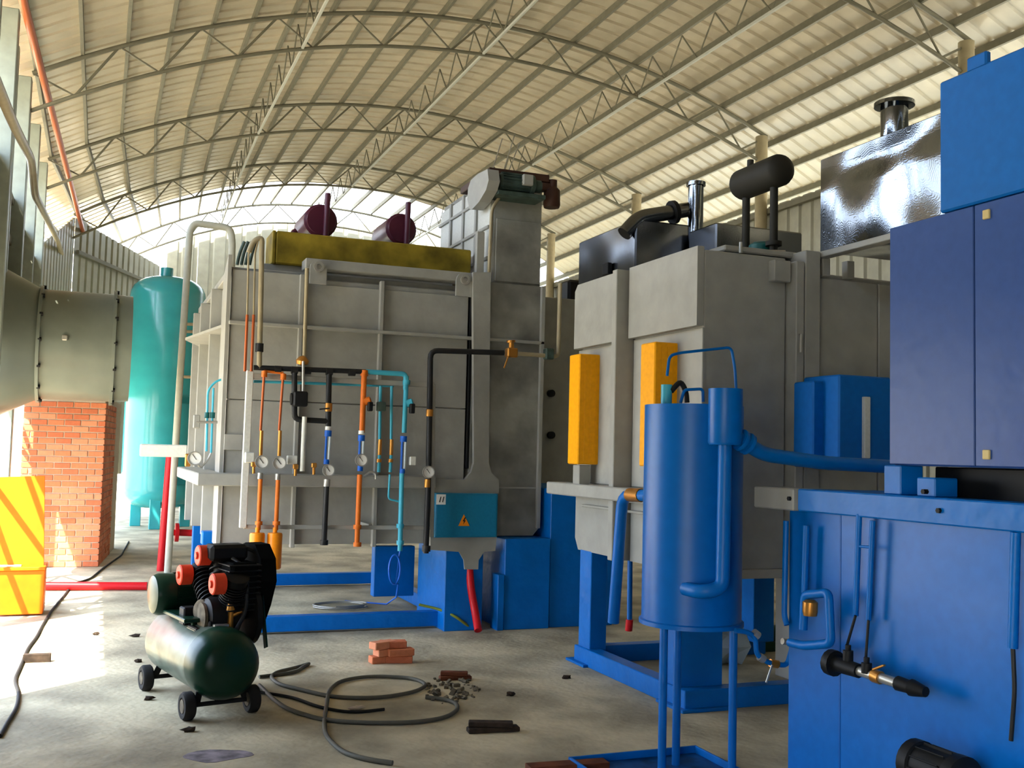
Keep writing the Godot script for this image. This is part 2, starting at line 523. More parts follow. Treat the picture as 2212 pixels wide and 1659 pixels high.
func build_walls():
	# right side wall, open under the eave
	var wr := structure("wall_right", "beige corrugated side wall open under the eave", "wall")
	wall_run(wr, Vector3(10.06, 0, 8), Vector3(10.06, 0, -27.3), 0, 5.75, 5.75, M.wall_sheet, Vector3(-1, 0, 0), 0.3, 0.9)
	for y in [1.6, 3.4, 5.6]: pbox(wr, "girt", Vector3(9.96, y, 8), Vector3(10.04, y + 0.09, -27.3), M.roof_steel, 0.004)
	for z in RIBS: pcyl(wr, "column", Vector3(9.9, 0, z), Vector3(9.9, 6.9, z), 0.1, M.beige_pipe, 12)
	# left side wall: columns, cladding above head height, open below and under the eave
	var wl := structure("wall_left", "corrugated side wall on steel columns, open at the foot", "wall")
	wall_run(wl, Vector3(-1.22, 0, 8), Vector3(-1.22, 0, 1.2), 0.0, 5.3, 5.3, M.wall_sheet, Vector3(1, 0, 0), 0.3, 0.9)
	wall_run(wl, Vector3(-1.22, 0, 1.2), Vector3(-1.22, 0, -1.5), 2.4, 5.3, 5.3, M.wall_sheet, Vector3(1, 0, 0), 0.3, 0.9)
	wall_run(wl, Vector3(-1.22, 0, -1.5), Vector3(-1.22, 0, -6.6), 0.0, 5.3, 5.3, M.wall_sheet, Vector3(1, 0, 0), 0.3, 0.9)
	wall_run(wl, Vector3(-1.22, 0, -6.6), Vector3(-1.22, 0, -12.2), 2.6, 4.6, 4.6, M.wall_sheet, Vector3(1, 0, 0), 0.3, 0.9)
	wall_run(wl, Vector3(-1.22, 0, -12.2), Vector3(-1.22, 0, -14.4), 2.6, 4.6, 4.6, M.wall_sheet, Vector3(1, 0, 0), 0.3, 0.9)
	wall_run(wl, Vector3(-1.22, 0, -14.4), Vector3(-1.22, 0, -18.5), 2.6, 4.6, 4.6, M.wall_sheet, Vector3(1, 0, 0), 0.3, 0.9)
	var wc := structure("wall_corner", "corrugated wall section turning in toward the end wall", "wall")
	wall_run(wc, Vector3(-1.22, 0, -18.5), Vector3(-0.68, 0, -23), 2.5, 4.6, 6.2, M.wall_sheet, Vector3(1, 0, 0), 0.3, 0.9)
	wall_run(wc, Vector3(-0.66, 0, -23), Vector3(1.2, 0, -27.3), 0.9, 6.2, 6.05, M.wall_sheet, Vector3(0.917, 0, 0.397), 0.3, 0.9)
	for y in [4.0, 4.5]: pbox(wl, "girt", Vector3(-1.2, y, 8), Vector3(-1.12, y + 0.09, -18.5), M.roof_steel, 0.004)
	for y in [4.4, 5.5]:
		var sg_ := S()
		bar(sg_, Vector3(-0.6, y, -23), Vector3(1.22, y, -27.2), 0.06, 0.08)
		part(wc, "girt", sg_, M.roof_steel)
	for z in RIBS + [-12.0, -16.3]:
		if z < -20: continue
		pbox(wl, "column", Vector3(-1.18, 0, z - 0.09), Vector3(-1.0, 6.15, z + 0.09), M.column, 0.01)
		pbox(wl, "column", Vector3(-1.16, 0, z - 1.0), Vector3(-1.06, 6.1, z - 0.9), M.column, 0.008)
		var st := S()
		for k in 5:
			bar(st, Vector3(-1.11, 1.0 + k, z - 0.05), Vector3(-1.11, 1.5 + k, z - 0.95), 0.04, 0.04)
			bar(st, Vector3(-1.11, 1.5 + k, z - 0.95), Vector3(-1.11, 2.0 + k, z - 0.05), 0.04, 0.04)
		part(wl, "column_lacing", st, M.column)
	# far end wall with an arched top, lower than the roof
	var wb := structure("wall_back", "corrugated end wall with a curved top below the roof", "wall")
	var zb := -27.6
	var tops := [[362, 530], [430, 505], [500, 490], [600, 483], [720, 480], [850, 488], [955, 505], [1060, 530], [1175, 575], [1215, 595]]
	for i in tops.size() - 1:
		var p := zp(tops[i][0], tops[i][1], zb)
		var q := zp(tops[i + 1][0], tops[i + 1][1], zb)
		wall_run(wb, Vector3(p.x, 0, zb), Vector3(q.x, 0, zb), 0.0, p.y, q.y, M.wall_sheet, Vector3(0, 0, 1), 0.42, 0.85)
	var endp := zp(1215, 595, zb)
	wall_run(wb, Vector3(endp.x, 0, zb), Vector3(maxf(10.1, endp.x + 0.3), 0, zb), 0.0, endp.y, endp.y - 0.1, M.wall_sheet, Vector3(0, 0, 1), 0.42, 0.85)
	pbox(wb, "girt", Vector3(1.3, 4.6, zb + 0.02), Vector3(10, 4.7, zb + 0.1), M.roof_steel, 0.004)
	# wall behind the camera
	var wf := structure("wall_front", "corrugated end wall behind the machines", "wall")
	wall_run(wf, Vector3(-1.22, 0, 8.06), Vector3(10.06, 0, 8.06), 0.0, 5.9, 5.9, M.wall_sheet, Vector3(0, 0, -1), 0.3, 0.9)
	var gable := PackedVector2Array()
	for k in 13:
		var p := arch(k / 12.0, 8.0, 0.13)
		gable.append(Vector2(p.x, p.y))
	gable.append(Vector2(13.2, 5.0)); gable.append(Vector2(-1.8, 5.0))
	var gs := S()
	prism(gs, gable, Vector3(0, 0, 8.1), Vector3(1, 0, 0), Vector3(0, 1, 0), Vector3(0, 0, 0.05))
	part(wf, "gable", gs, M.wall_sheet)

# ---------------------------------------------------------------- pixel rectangles on a plane
func zrect(x0: float, y0: float, x1: float, y1: float, z: float) -> Array:   # [low corner, high corner] on the plane z
	var ym := (y0 + y1) / 2
	var xm := (x0 + x1) / 2
	return [Vector3(zp(x0, ym, z).x, zp(xm, y1, z).y, z), Vector3(zp(x1, ym, z).x, zp(xm, y0, z).y, z)]
func zbox(parent: Node, called: String, r: Array, z: float, dep: float, m: Material, bev: float = 0.006, label: String = "") -> MeshInstance3D:
	var q := zrect(r[0], r[1], r[2], r[3], z)       # front face on z, going back by dep
	return pbox(parent, called, q[0], q[1] - Vector3(0, 0, dep), m, bev, label)
# ---------------------------------------------------------------- furnace with the pipework in front
const Z1 := -9.15
func build_furnace():
	var t := thing("furnace", "large grey steel furnace with ribbed panels on a blue base frame", "furnace", Vector3(2.1, 0, -10.7))
	pbox(t, "body", Vector3(1.03, 0.78, -12.3), Vector3(3.15, 3.1, Z1 - 0.03), M.grey, 0.01)
	var xs := [0.99, 1.6, 2.32, 3.15]
	var ys := [0.76, 1.27, 2.0, 2.655, 3.12]
	for i in 3:
		for j in 4:
			var top: float = ys[j + 1] - 0.004
			if j == 3: top = 3.12 if i == 0 else 3.05
			pbox(t, "front_panel", Vector3(xs[i] + 0.003, ys[j] + 0.004, Z1 - 0.035), Vector3(xs[i + 1] - 0.003, top, Z1), M.grey, 0.004)
	for x in [1.6, 2.32]: pbox(t, "vertical_rib", Vector3(x - 0.03, 0.74, Z1 - 0.01), Vector3(x + 0.006, 3.12, Z1 + 0.055), M.grey, 0.004)
	pbox(t, "horizontal_rib", Vector3(0.98, 2.64, Z1 - 0.01), Vector3(3.9, 2.67, Z1 + 0.07), M.grey, 0.004)
	pbox(t, "ledge", Vector3(0.76, 1.27, Z1 - 0.01), Vector3(2.8, 1.375, Z1 + 0.26), M.grey, 0.008)
	pbox(t, "ledge_return", Vector3(0.76, 1.27, -11.3), Vector3(0.98, 1.375, Z1 - 0.01), M.grey, 0.008)
	# side: end flange, ribs, fin
	var st := S()
	prism(st, PackedVector2Array([Vector2(Z1 + 0.02, 0.76), Vector2(Z1 + 0.02, 3.24), Vector2(Z1 - 0.32, 3.1), Vector2(Z1 - 0.32, 0.76)]), Vector3(0.955, 0, 0), Vector3(0, 0, 1), Vector3(0, 1, 0), Vector3(0.03, 0, 0))
	part(t, "end_flange", st, M.grey)
	for z in [-10.3, -11.4, -12.3]: pbox(t, "side_rib", Vector3(0.93, 0.76, z - 0.03), Vector3(1.04, 3.1, z + 0.03), M.grey, 0.005)
	st = S()
	prism(st, PackedVector2Array([Vector2(0.76, -11.0), Vector2(1.03, -9.2), Vector2(1.03, -11.9)]), Vector3(0, 2.66, 0), Vector3(1, 0, 0), Vector3(0, 0, 1), Vector3(0, 0.025, 0))
	part(t, "side_fin", st, M.grey)
	# top rail, cover, lifting lugs
	pbox(t, "top_cover", Vector3(0.98, 3.1, -12.3), Vector3(3.15, 3.16, Z1 - 0.12), M.grey, 0.006)
	zbox(t, "top_rail", [660, 573, 1020, 594], Z1 + 0.04, 0.2, M.grey, 0.006)
	for q in [[670, 560, 706, 613], [986, 588, 1022, 640]]:
		var r := zrect(q[0], q[1], q[2], q[3], Z1 + 0.09)
		var c: Vector3 = (r[0] + r[1]) / 2
		st = S()
		var pl := PackedVector2Array()
		var hw: float = (r[1].x - r[0].x) / 2
		var hh: float = (r[1].y - r[0].y) / 2
		pl.append(Vector2(-hw, -hh)); pl.append(Vector2(hw, -hh))
		for k in 9: pl.append(Vector2(cos(PI * k / 8.0) * hw, hh - hw + sin(PI * k / 8.0) * hw))
		prism(st, pl, Vector3(c.x, c.y, Z1 + 0.06), Vector3(1, 0, 0), Vector3(0, 1, 0), Vector3(0, 0, 0.03))
		var lug := part(t, "lifting_lug", st, M.grey)
		st = S()
		lathe(st, Vector3(c.x, c.y + 0.04, Z1 + 0.088), Vector3(0, 0, 1), [[0.022, 0.0], [0.045, 0.0], [0.045, 0.025], [0.024, 0.025], [0.022, 0.006], [0.0, 0.006]], 14)
		part(lug, "eye_boss", st, M.steel)
	# casing under the tower, with the cable column in front of it
	st = S()
	var cw := PackedVector2Array([Vector2(3.19, 1.3), Vector2(3.19, 3.2), Vector2(3.9, 3.2), Vector2(3.9, 0.9), Vector2(3.84, 0.83), Vector2(3.19, 0.83)])
	prism(st, cw, Vector3(0, 0, -10.9), Vector3(1, 0, 0), Vector3(0, 1, 0), Vector3(0, 0, 1.78))
	part(t, "tower_casing", st, M.casing)
	pbox(t, "casing_edge", Vector3(3.86, 0.9, Z1 + 0.03), Vector3(3.9, 3.2, Z1 + 0.07), M.grey, 0.004)
	pbox(t, "casing_joint", Vector3(3.2, 1.27, Z1 + 0.03), Vector3(3.86, 1.285, Z1 + 0.045), M.grey, 0.002)
	pbox(t, "seal_strip", Vector3(3.16, 1.45, Z1 - 0.03), Vector3(3.186, 3.1, Z1 + 0.02), M.black, 0.003)
	# recessed rear body with two round plugs
	pbox(t, "rear_body", Vector3(3.9, 1.25, -11.6), Vector3(5.2, 3.35, -10.6), M.grey, 0.01)
	for y in [850.0, 940.0]:
		var c2 := zp(1188, y, -10.6)
		pcyl(t, "plug", c2, c2 + Vector3(0, 0, 0.06), 0.04, M.black, 12)
	# blue base: frame, legs and the plinth blocks
	pbox(t, "base_beam", Vector3(1.02, 0.02, Z1 - 0.1), Vector3(3.2, 0.15, Z1 + 0.02), M.blue, 0.006)
	pbox(t, "base_beam", Vector3(1.02, 0.02, -12.3), Vector3(3.2, 0.15, -12.18), M.blue, 0.006)
	for x in [1.02, 3.08]: pbox(t, "base_beam", Vector3(x, 0.02, -12.17), Vector3(x + 0.12, 0.15, Z1 - 0.11), M.blue, 0.006)
	for p in [[1.02, -9.25], [1.02, -12.3]]: pbox(t, "leg", Vector3(p[0], 0.15, p[1]), Vector3(p[0] + 0.12, 0.78, p[1] + 0.12), M.blue, 0.006)
	zbox(t, "leg", [808, 1180, 895, 1288], -10.1, 0.12, M.blue, 0.006)
	pbox(t, "plinth", Vector3(2.93, 0.0, -9.8), Vector3(3.29, 0.72, Z1 + 0.2), M.blue, 0.006)
	pbox(t, "plinth", Vector3(3.48, 0.0, -10.8), Vector3(3.93, 0.82, Z1 + 0.25), M.blue, 0.006)
	pbox(t, "plinth", Vector3(3.94, 0.0, -11.0), Vector3(4.6, 1.28, Z1 + 0.22), M.blue, 0.006)
	pbox(t, "plinth_post", Vector3(3.41, 0.0, Z1 + 0.1), Vector3(3.475, 0.5, Z1 + 0.27), M.blue, 0.005)

	# cable column with flared foot and the electrical box
	var cc := thing("cable_column", "grey flat cable trunk flaring into a bracket around a blue switch box", "cable trunk", Vector3(3.2, 0.6, Z1 + 0.2))
	var zc := Z1 + 0.12
	st = S()
	var out := []
	for q in [[1022, 588], [1060, 588], [1056, 1000], [1062, 1022], [1078, 1036], [1078, 1066], [938, 1066], [938, 1036], [1005, 1036], [1018, 1020], [1024, 1000]]: out.append(q)
	var poly := PackedVector2Array()
	for q in out:
		var w := zp(q[0], q[1], zc)
		poly.append(Vector2(w.x, w.y))
	prism(st, poly, Vector3(0, 0, zc - 0.05), Vector3(1, 0, 0), Vector3(0, 1, 0), Vector3(0, 0, 0.05))
	part(cc, "trunk", st, M.grey)
	st = S()
	poly = PackedVector2Array()
	for q in [[930, 1160], [1073, 1160], [1070, 1190], [1046, 1192], [1034, 1210], [1033, 1230], [1004, 1230], [1002, 1210], [992, 1192], [930, 1188]]:
		var w := zp(q[0], q[1], zc + 0.1)
		poly.append(Vector2(w.x, w.y))
	prism(st, poly, Vector3(0, 0, zc + 0.05), Vector3(1, 0, 0), Vector3(0, 1, 0), Vector3(0, 0, 0.05))
	part(cc, "bracket_foot", st, M.grey)
	var eb := thing("switch_box", "blue electrical box with an orange high voltage triangle", "switch box", zp(1008, 1160, zc + 0.1))
	zbox(eb, "housing", [940, 1066, 1075, 1161], zc + 0.15, 0.2, M.teal_box, 0.006)
	zbox(eb, "door", [943, 1069, 1072, 1158], zc + 0.156, 0.005, M.teal_box, 0.003)
	var zt := zc + 0.157
	var sgn := zbox(eb, "plate", [943, 1068, 963, 1090], zt + 0.003, 0.004, M.white, 0.001, "white square plate with two slanted black strokes")
	for k in 2:
		st = S()
		var a := zp(949.5 + k * 6.5, 1085, zt + 0.004)
		var b := zp(952.5 + k * 6.5, 1073, zt + 0.004)
		bar(st, a, b, 0.008, 0.003, Vector3(0, 0, 1), 0.0005)
		part(sgn, "stroke", st, M.ink)
	st = S()
	poly = PackedVector2Array()
	for q in [[990, 1136], [1014, 1136], [1002, 1111]]:
		var w := zp(q[0], q[1], zt)
		poly.append(Vector2(w.x, w.y))
	prism(st, poly, Vector3(0, 0, zt), Vector3(1, 0, 0), Vector3(0, 1, 0), Vector3(0, 0, 0.004))
	var tri_ := part(eb, "warning_triangle", st, M.warn, "orange warning triangle with a black lightning bolt")
	st = S()
	poly = PackedVector2Array()
	for q in [[1004, 1117], [999, 1126], [1002, 1126], [1000, 1133], [1006, 1124], [1003, 1124], [1006, 1118]]:
		var w := zp(q[0], q[1], zt)
		poly.append(Vector2(w.x, w.y))
	prism(st, poly, Vector3(0, 0, zt + 0.004), Vector3(1, 0, 0), Vector3(0, 1, 0), Vector3(0, 0, 0.002))
	part(tri_, "lightning_bolt", st, M.ink)
	# red conduit
	st = S()
	tube(st, PackedVector3Array([zp(1014, 1228, zc + 0.06), zp(1017, 1270, zc + 0.1), zp(1026, 1320, zc + 0.13), fp(1033, 1362, 0.03)]), 0.035, 0.1, 12)
	solo("red_hose", st, M.red, "thick red hose dropping from the grey bracket to the floor", "hose")
	st = S()
	tube(st, PackedVector3Array([zp(905, 1306, Z1 + 0.06), zp(950, 1316, Z1 + 0.1), zp(985, 1332, Z1 + 0.24), fp(1018, 1358, 0.012)]), 0.012, 0.08, 8)
	solo("earth_cable", st, M.hose_yellow, "thin yellow green cable arching over the blue base beam", "cable")

	# tower on top
	var tw := thing("exhaust_tower", "grey square tower with motor on top beside the olive beam", "tower", Vector3(3.6, 3.2, -9.9))
	pbox(tw, "shaft", Vector3(3.37, 3.2, -10.7), Vector3(3.87, 4.25, Z1), M.casing, 0.01)
	pbox(tw, "front_plate", Vector3(3.4, 3.22, Z1), Vector3(3.86, 3.82, Z1 + 0.015), M.casing, 0.004)
	pbox(tw, "top_flange", Vector3(3.3, 4.22, -9.95), Vector3(3.92, 4.29, Z1 + 0.05), M.motor_brown, 0.006)
	for y in [3.42, 3.72, 4.02]:
		pbox(tw, "side_rail", Vector3(3.315, y, -10.72), Vector3(3.36, y + 0.03, Z1), M.grey, 0.004)
	for i in 4:
		var z := -10.72 + i * 0.4
		pbox(tw, "side_panel", Vector3(3.335, 3.2, z + 0.03), Vector3(3.37, 4.18, z + 0.37), M.white_pipe, 0.004)
	for z in [-10.33, -9.92, -9.53]: pbox(tw, "side_rib", Vector3(3.318, 3.2, z - 0.025), Vector3(3.37, 4.2, z + 0.025), M.grey, 0.004)
	zbox(tw, "corner_post", [1030, 500, 1046, 600], Z1 + 0.02, 0.06, M.grey, 0.004)
	# belt guard on the side, motor and gearbox at the top
	st = S()
	var g := PackedVector2Array()
	for q in [[1053, 365], [1032, 375.5], [1017, 389], [1011, 407], [1009.6, 431], [1014, 452], [1020, 452], [1035, 435.6], [1050, 410], [1055.5, 389]]:
		var w := xp(q[0], q[1], 3.2)
		g.append(Vector2(w.z, w.y))
	prism(st, g, Vector3(3.2, 0, 0), Vector3(0, 0, 1), Vector3(0, 1, 0), Vector3(0.11, 0, 0))
	part(tw, "belt_guard", st, M.grey, "pale rounded belt guard")
	var mc := zp(1120, 398, Z1 + 0.16)
	st = S()
	lathe(st, mc - Vector3(0.2, 0, 0), Vector3.RIGHT, [[0.0, 0.0], [0.07, 0.0], [0.085, 0.02], [0.085, 0.3], [0.1, 0.31], [0.1, 0.34], [0.06, 0.36], [0.06, 0.42], [0.0, 0.42]], 18)
	for k in 18:
		var a := TAU * k / 18.0
		var e := Vector3(0, cos(a), sin(a))
		bar(st, mc + e * 0.088 - Vector3(0.18, 0, 0), mc + e * 0.088 + Vector3(0.09, 0, 0), 0.006, 0.02, e, 0.001)
	part(tw, "motor", st, M.motor_green, "grey green finned motor")
	pbox(tw, "motor_shelf", mc + Vector3(-0.24, -0.14, -0.16), mc + Vector3(0.24, -0.1, 0.1), M.motor_green, 0.004)
	pbox(tw, "terminal_box", mc + Vector3(0.0, -0.03, 0.08), mc + Vector3(0.1, 0.07, 0.13), M.grey, 0.006)
	var oc := zp(1188, 420, Z1)
	st = S()
	lathe(st, oc + Vector3(0.02, -0.13, 0), Vector3.UP, [[0.0, 0.0], [0.075, 0.0], [0.085, 0.03], [0.08, 0.17], [0.05, 0.2], [0.05, 0.27], [0.0, 0.28]], 14)
	box(st, oc + Vector3(-0.1, 0.02, -0.04), oc + Vector3(0.0, 0.1, 0.04), 0.006)
	part(tw, "actuator", st, M.motor_brown, "dark brown actuator")
	for q in [[1055, 395, 1085, 300], [1085, 380, 1112, 290], [1098, 372, 1122, 310]]:
		st = S()
		tube(st, PackedVector3Array([zp(q[0], q[1], Z1 + 0.02), zp(q[2], q[3], Z1 - 0.4)]), 0.006, 0, 6)
		part(tw, "stay_wire", st, M.steel)
	ptube(tw, "vent_pipe", zs([[1056, 590], [1062, 450], [1080, 425]], Z1 + 0.09), 0.016, M.beige_pipe, 0.1)

	# olive beam and the two purple drums behind it
	var ob := thing("olive_beam", "dirty olive yellow box beam lying across the furnace top", "beam", zp(800, 585, Z1 - 0.4))
	var za := Z1 - 0.3
	var yb := zp(800, 580, za).y
	pbox(ob, "box_section", Vector3(zp(596, 540, za).x, yb - 0.03, za - 0.4), Vector3(zp(1018, 560, za).x, yb + 0.27, za), M.olive, 0.012)
	pbox(ob, "end_plate", Vector3(zp(588, 540, za).x, yb - 0.03, za - 0.4), Vector3(zp(595, 540, za).x, yb + 0.27, za), M.olive, 0.006)
	pbox(ob, "bearer", Vector3(1.3, 3.16, za - 0.36), Vector3(3.1, yb - 0.03, za - 0.05), M.grey, 0.005)
	var dl := ["purple drum on a post over the olive beam, farther from the grey tower", "purple drum on a post over the olive beam, next to the grey tower"]
	var k2 := 0
	for q in [[694, 476, 0.165], [868, 494, 0.16]]:
		var zd := -10.0
		var c := zp(q[0], q[1], zd)
		var d := thing("purple_drum", dl[k2], "drum", Vector3(c.x, yb + 0.27, zd), "purple drums behind the olive beam")
		st = S()
		lathe(st, c, Vector3(0, 0, -1), [[0.0, 0.0], [q[2] * 0.8, 0.008], [q[2], 0.03], [q[2], 0.6], [q[2] * 0.8, 0.64], [0.0, 0.65]], 22)
		part(d, "shell", st, M.purple)
		st = S()
		lathe(st, c + Vector3(0, 0, 0.002), Vector3(0, 0, 1), [[q[2] * 0.86, -0.008], [q[2] * 0.84, 0.006], [0.0, 0.01]], 22)
		part(d, "end_cap", st, M.purple)
		pcyl(d, "post", Vector3(c.x + 0.03, 3.16, zd + 0.05), Vector3(c.x + 0.045, c.y + 0.26, zd + 0.05), 0.028, M.purple, 10)
		pcyl(d, "foot", Vector3(c.x - 0.04, 3.16, zd - 0.35), Vector3(c.x - 0.04, c.y - 0.13, zd - 0.35), 0.03, M.purple, 10)
		k2 += 1
	st = S()
	tube(st, zs([[632, 515], [632, 503], [640, 498]], -9.9), 0.025, 0.03, 8)
	solo("purple_stub", st, M.purple, "short purple pipe stub behind the olive beam end", "pipe")

	# dark motor behind, between the two furnaces
	var bm := thing("dark_motor", "dark motor box on the rear furnace body between the furnaces", "motor", zp(1243, 655, -10.7))
	zbox(bm, "case", [1228, 604, 1258, 652], -10.72, 0.3, M.black, 0.03)
	zbox(bm, "base", [1222, 650, 1262, 660], -10.7, 0.34, M.grey, 0.005)
	# pipework in front
	build_manifold()

func gauge(parent: Node, c: Vector3, r: float):
	var st := S()
	lathe(st, c - Vector3(0, 0, 0.025), Vector3(0, 0, 1), [[0.0, 0.0], [r * 0.9, 0.0], [r, 0.01], [r, 0.034], [r * 0.86, 0.034], [r * 0.84, 0.024]], 20)
	var g := part(parent, "gauge", st, M.steel, "round steel pressure gauge")
	st = S()
	lathe(st, c - Vector3(0, 0, 0.004), Vector3(0, 0, 1), [[r * 0.85, 0.0], [0.0, 0.001]], 20)
	part(g, "dial", st, M.white)
	st = S()
	bar(st, c + Vector3(r * 0.2, -r * 0.2, 0.0), c + Vector3(-r * 0.35, r * 0.55, 0.0), 0.004, 0.003, Vector3(0, 0, 1), 0.0005)
	part(g, "needle", st, M.ink)
func collar(parent: Node, c: Vector3, r: float, h: float, m: Material, called: String = "union"):
	pcyl(parent, called, c - Vector3(0, h / 2, 0), c + Vector3(0, h / 2, 0), r, m, 10)
func flowmeter(parent: Node, a: Vector3, b: Vector3):
	var st := S()
	cyl(st, a, a - Vector3(0, 0.05, 0), 0.03, 0.03, 12)
	cyl(st, b + Vector3(0, 0.03, 0), b - Vector3(0, 0.01, 0), 0.024, 0.024, 12)
	bar(st, a + Vector3(-0.012, 0, 0), b + Vector3(-0.012, 0, 0), 0.014, 0.03, Vector3(0, 0, 1))
	var f := part(parent, "flow_meter", st, M.flow_blue, "blue flow meter with a clear tube")
	st = S()
	cyl(st, a + Vector3(0.016, -0.03, 0.005), b + Vector3(0.016, 0.02, 0.005), 0.011, 0.011, 10)
	part(f, "sight_tube", st, M.glass_tube)

func build_manifold():
	var zm := -8.72
	var t := thing("pipe_rack", "rack of black, orange and turquoise gas pipes with round gauges", "pipe rack", zp(730, 1180, zm))
	var st := S()
	# frame of square tube
	for q in [["post", 540, 800, 524, 1140, 0.055], ["rail", 540, 812, 937, 832, 0.045], ["rail", 526, 1138, 932, 1140, 0.035], ["post", 936, 830, 932, 1160, 0.035]]:
		st = S()
		bar(st, zp(q[1], q[2], zm - 0.05), zp(q[3], q[4], zm - 0.05), q[5], q[5], Vector3(0, 0, 1), 0.004)
		part(t, "frame_" + q[0], st, M.white_pipe if q[1] == 540 and q[0] == "post" else M.grey)
	for x in [570, 800]:
		st = S()
		bar(st, zp(x, 1136, zm - 0.06), zp(x, 1136, zm - 0.06) + Vector3(0, 0, -0.38), 0.03, 0.03)
		part(t, "frame_bracket", st, M.grey)
	# headers
	ptube(t, "black_header", zs([[548, 794], [790, 803]], zm), 0.022, M.black_pipe, 0)
	for x in [600, 636, 664, 711, 760]: pcyl(t, "fitting", zp(x - 7, 796 + (x - 555) * 0.04, zm), zp(x + 7, 796.5 + (x - 555) * 0.04, zm), 0.032, M.black_pipe, 10)
	ptube(t, "turquoise_header", zs([[790, 803], [877, 808], [876, 842]], zm), 0.022, M.cyan, 0.04)
	ptube(t, "thin_turquoise_header", zs([[548, 824], [850, 834]], zm - 0.09), 0.012, M.cyan, 0)
	# orange lines with canisters
	for q in [[571, 800, 563, 985, 566, 998], [612, 806, 603, 985, 604, 1000]]:
		ptube(t, "orange_line", zs([[q[0], q[1]], [q[2], q[3] - 55]], zm + 0.02), 0.011, M.copper, 0)
		ptube(t, "brass_line", zs([[q[2] + 2, q[3] - 55], [q[2], q[3]]], zm + 0.02), 0.015, M.brass, 0)
		collar(t, zp(q[0], q[1] + 8, zm + 0.02), 0.024, 0.05, M.orange, "fitting")
		gauge(t, zp(q[4], q[5], zm + 0.06), 0.056)
		ptube(t, "orange_riser", zs([[q[4] - 3, q[5] + 26], [q[4] - 8, 1145]], zm + 0.02), 0.018, M.orange, 0)
		collar(t, zp(q[4] - 4, q[5] + 30, zm + 0.02), 0.022, 0.05, M.steel)
		collar(t, zp(q[4] - 7, 1130, zm + 0.02), 0.03, 0.03, M.orange)
		var cb := zp(q[4] - 10, 1150, zm + 0.02)
		st = S()
		var ln := 0.3
		lathe(st, cb - Vector3(0, ln, 0), Vector3.UP, [[0.0, 0.0], [0.05, 0.002], [0.06, 0.012], [0.062, ln - 0.02], [0.056, ln - 0.004], [0.018, ln], [0.018, ln + 0.04], [0.0, ln + 0.04]], 20)
		part(t, "canister", st, M.canister, "orange filter canister")
	ptube(t, "orange_link", zs([[571, 802], [612, 806]], zm + 0.01), 0.012, M.orange, 0)
	# black loop
	ptube(t, "black_loop", zs([[636, 800], [636, 906], [710, 910]], zm), 0.024, M.black_pipe, 0.05)
	ptube(t, "black_line", zs([[711, 800], [709, 925]], zm), 0.024, M.black_pipe, 0)
	collar(t, zp(710, 880, zm), 0.03, 0.07, M.brass, "valve_body")
	st = S()
	bar(st, zp(690, 884, zm + 0.05), zp(712, 882, zm + 0.05), 0.012, 0.012)
	part(t, "valve_lever", st, M.black_pipe)
	st = S()
	box(st, zp(630, 878, zm + 0.02), zp(666, 846, zm + 0.12), 0.01)
	cyl(st, zp(628, 862, zm + 0.03), zp(640, 862, zm + 0.03), 0.05, 0.05, 12)
	part(t, "regulator", st, M.black)
	ptube(t, "white_line", zs([[658, 900], [653, 1018]], zm + 0.04), 0.02, M.white_pipe, 0)
	ptube(t, "valve_stem", zs([[655, 780], [655, 845]], zm + 0.05), 0.012, M.steel, 0)
	st = S()
	lathe(st, zp(653, 786, zm), Vector3(0, 1, 0.2), [[0.0, -0.02], [0.05, 0.0], [0.055, 0.03], [0.03, 0.06], [0.0, 0.07]], 14)
	part(t, "brass_valve", st, M.brass, "brass valve bonnet")
	flowmeter(t, zp(709, 930, zm), zp(705, 1000, zm))
	collar(t, zp(709, 925, zm), 0.026, 0.03, M.white)
	gauge(t, zp(710, 1016, zm + 0.07), 0.052)
	ptube(t, "black_riser", zs([[706, 1035], [700, 1176]], zm), 0.023, M.black_pipe, 0)
	collar(t, zp(706, 1043, zm), 0.028, 0.06, M.steel)
	collar(t, zp(700, 1172, zm), 0.034, 0.04, M.black_pipe)
	# orange line
	ptube(t, "orange_pipe", zs([[787, 800], [782, 935]], zm), 0.024, M.orange, 0)
	collar(t, zp(787, 806, zm), 0.034, 0.05, M.orange, "elbow")
	st = S()
	lathe(st, zp(787, 868, zm), Vector3(1, 0.3, 0.3), [[0.0, 0.0], [0.035, 0.0], [0.035, 0.05], [0.02, 0.06], [0.0, 0.06]], 12)
	part(t, "orange_valve", st, M.orange)
	zbox(t, "solenoid", [796, 868, 806, 888], zm + 0.08, 0.05, M.black, 0.006)
	flowmeter(t, zp(781, 940, zm), zp(778, 1015, zm))
	collar(t, zp(781, 934, zm), 0.026, 0.03, M.white)
	gauge(t, zp(781, 994, zm + 0.07), 0.054)
	ptube(t, "orange_riser", zs([[777, 1025], [771, 1178]], zm), 0.022, M.orange, 0)
	for y in [1138, 1176]: collar(t, zp(772, y, zm), 0.034, 0.035, M.orange)
	# turquoise line
	ptube(t, "turquoise_pipe", zs([[878, 812], [873, 935]], zm), 0.021, M.cyan, 0)
	st = S()
	lathe(st, zp(878, 872, zm), Vector3(1, 0.3, 0.3), [[0.0, 0.0], [0.035, 0.0], [0.035, 0.05], [0.02, 0.06], [0.0, 0.06]], 12)
	part(t, "turquoise_valve", st, M.cyan)
	zbox(t, "solenoid", [887, 872, 897, 893], zm + 0.08, 0.05, M.black, 0.006)
	collar(t, zp(878, 826, zm), 0.032, 0.04, M.cyan)
	flowmeter(t, zp(872, 942, zm), zp(869, 1020, zm))
	ptube(t, "turquoise_riser", zs([[868, 1022], [864, 1190]], zm), 0.021, M.cyan, 0)
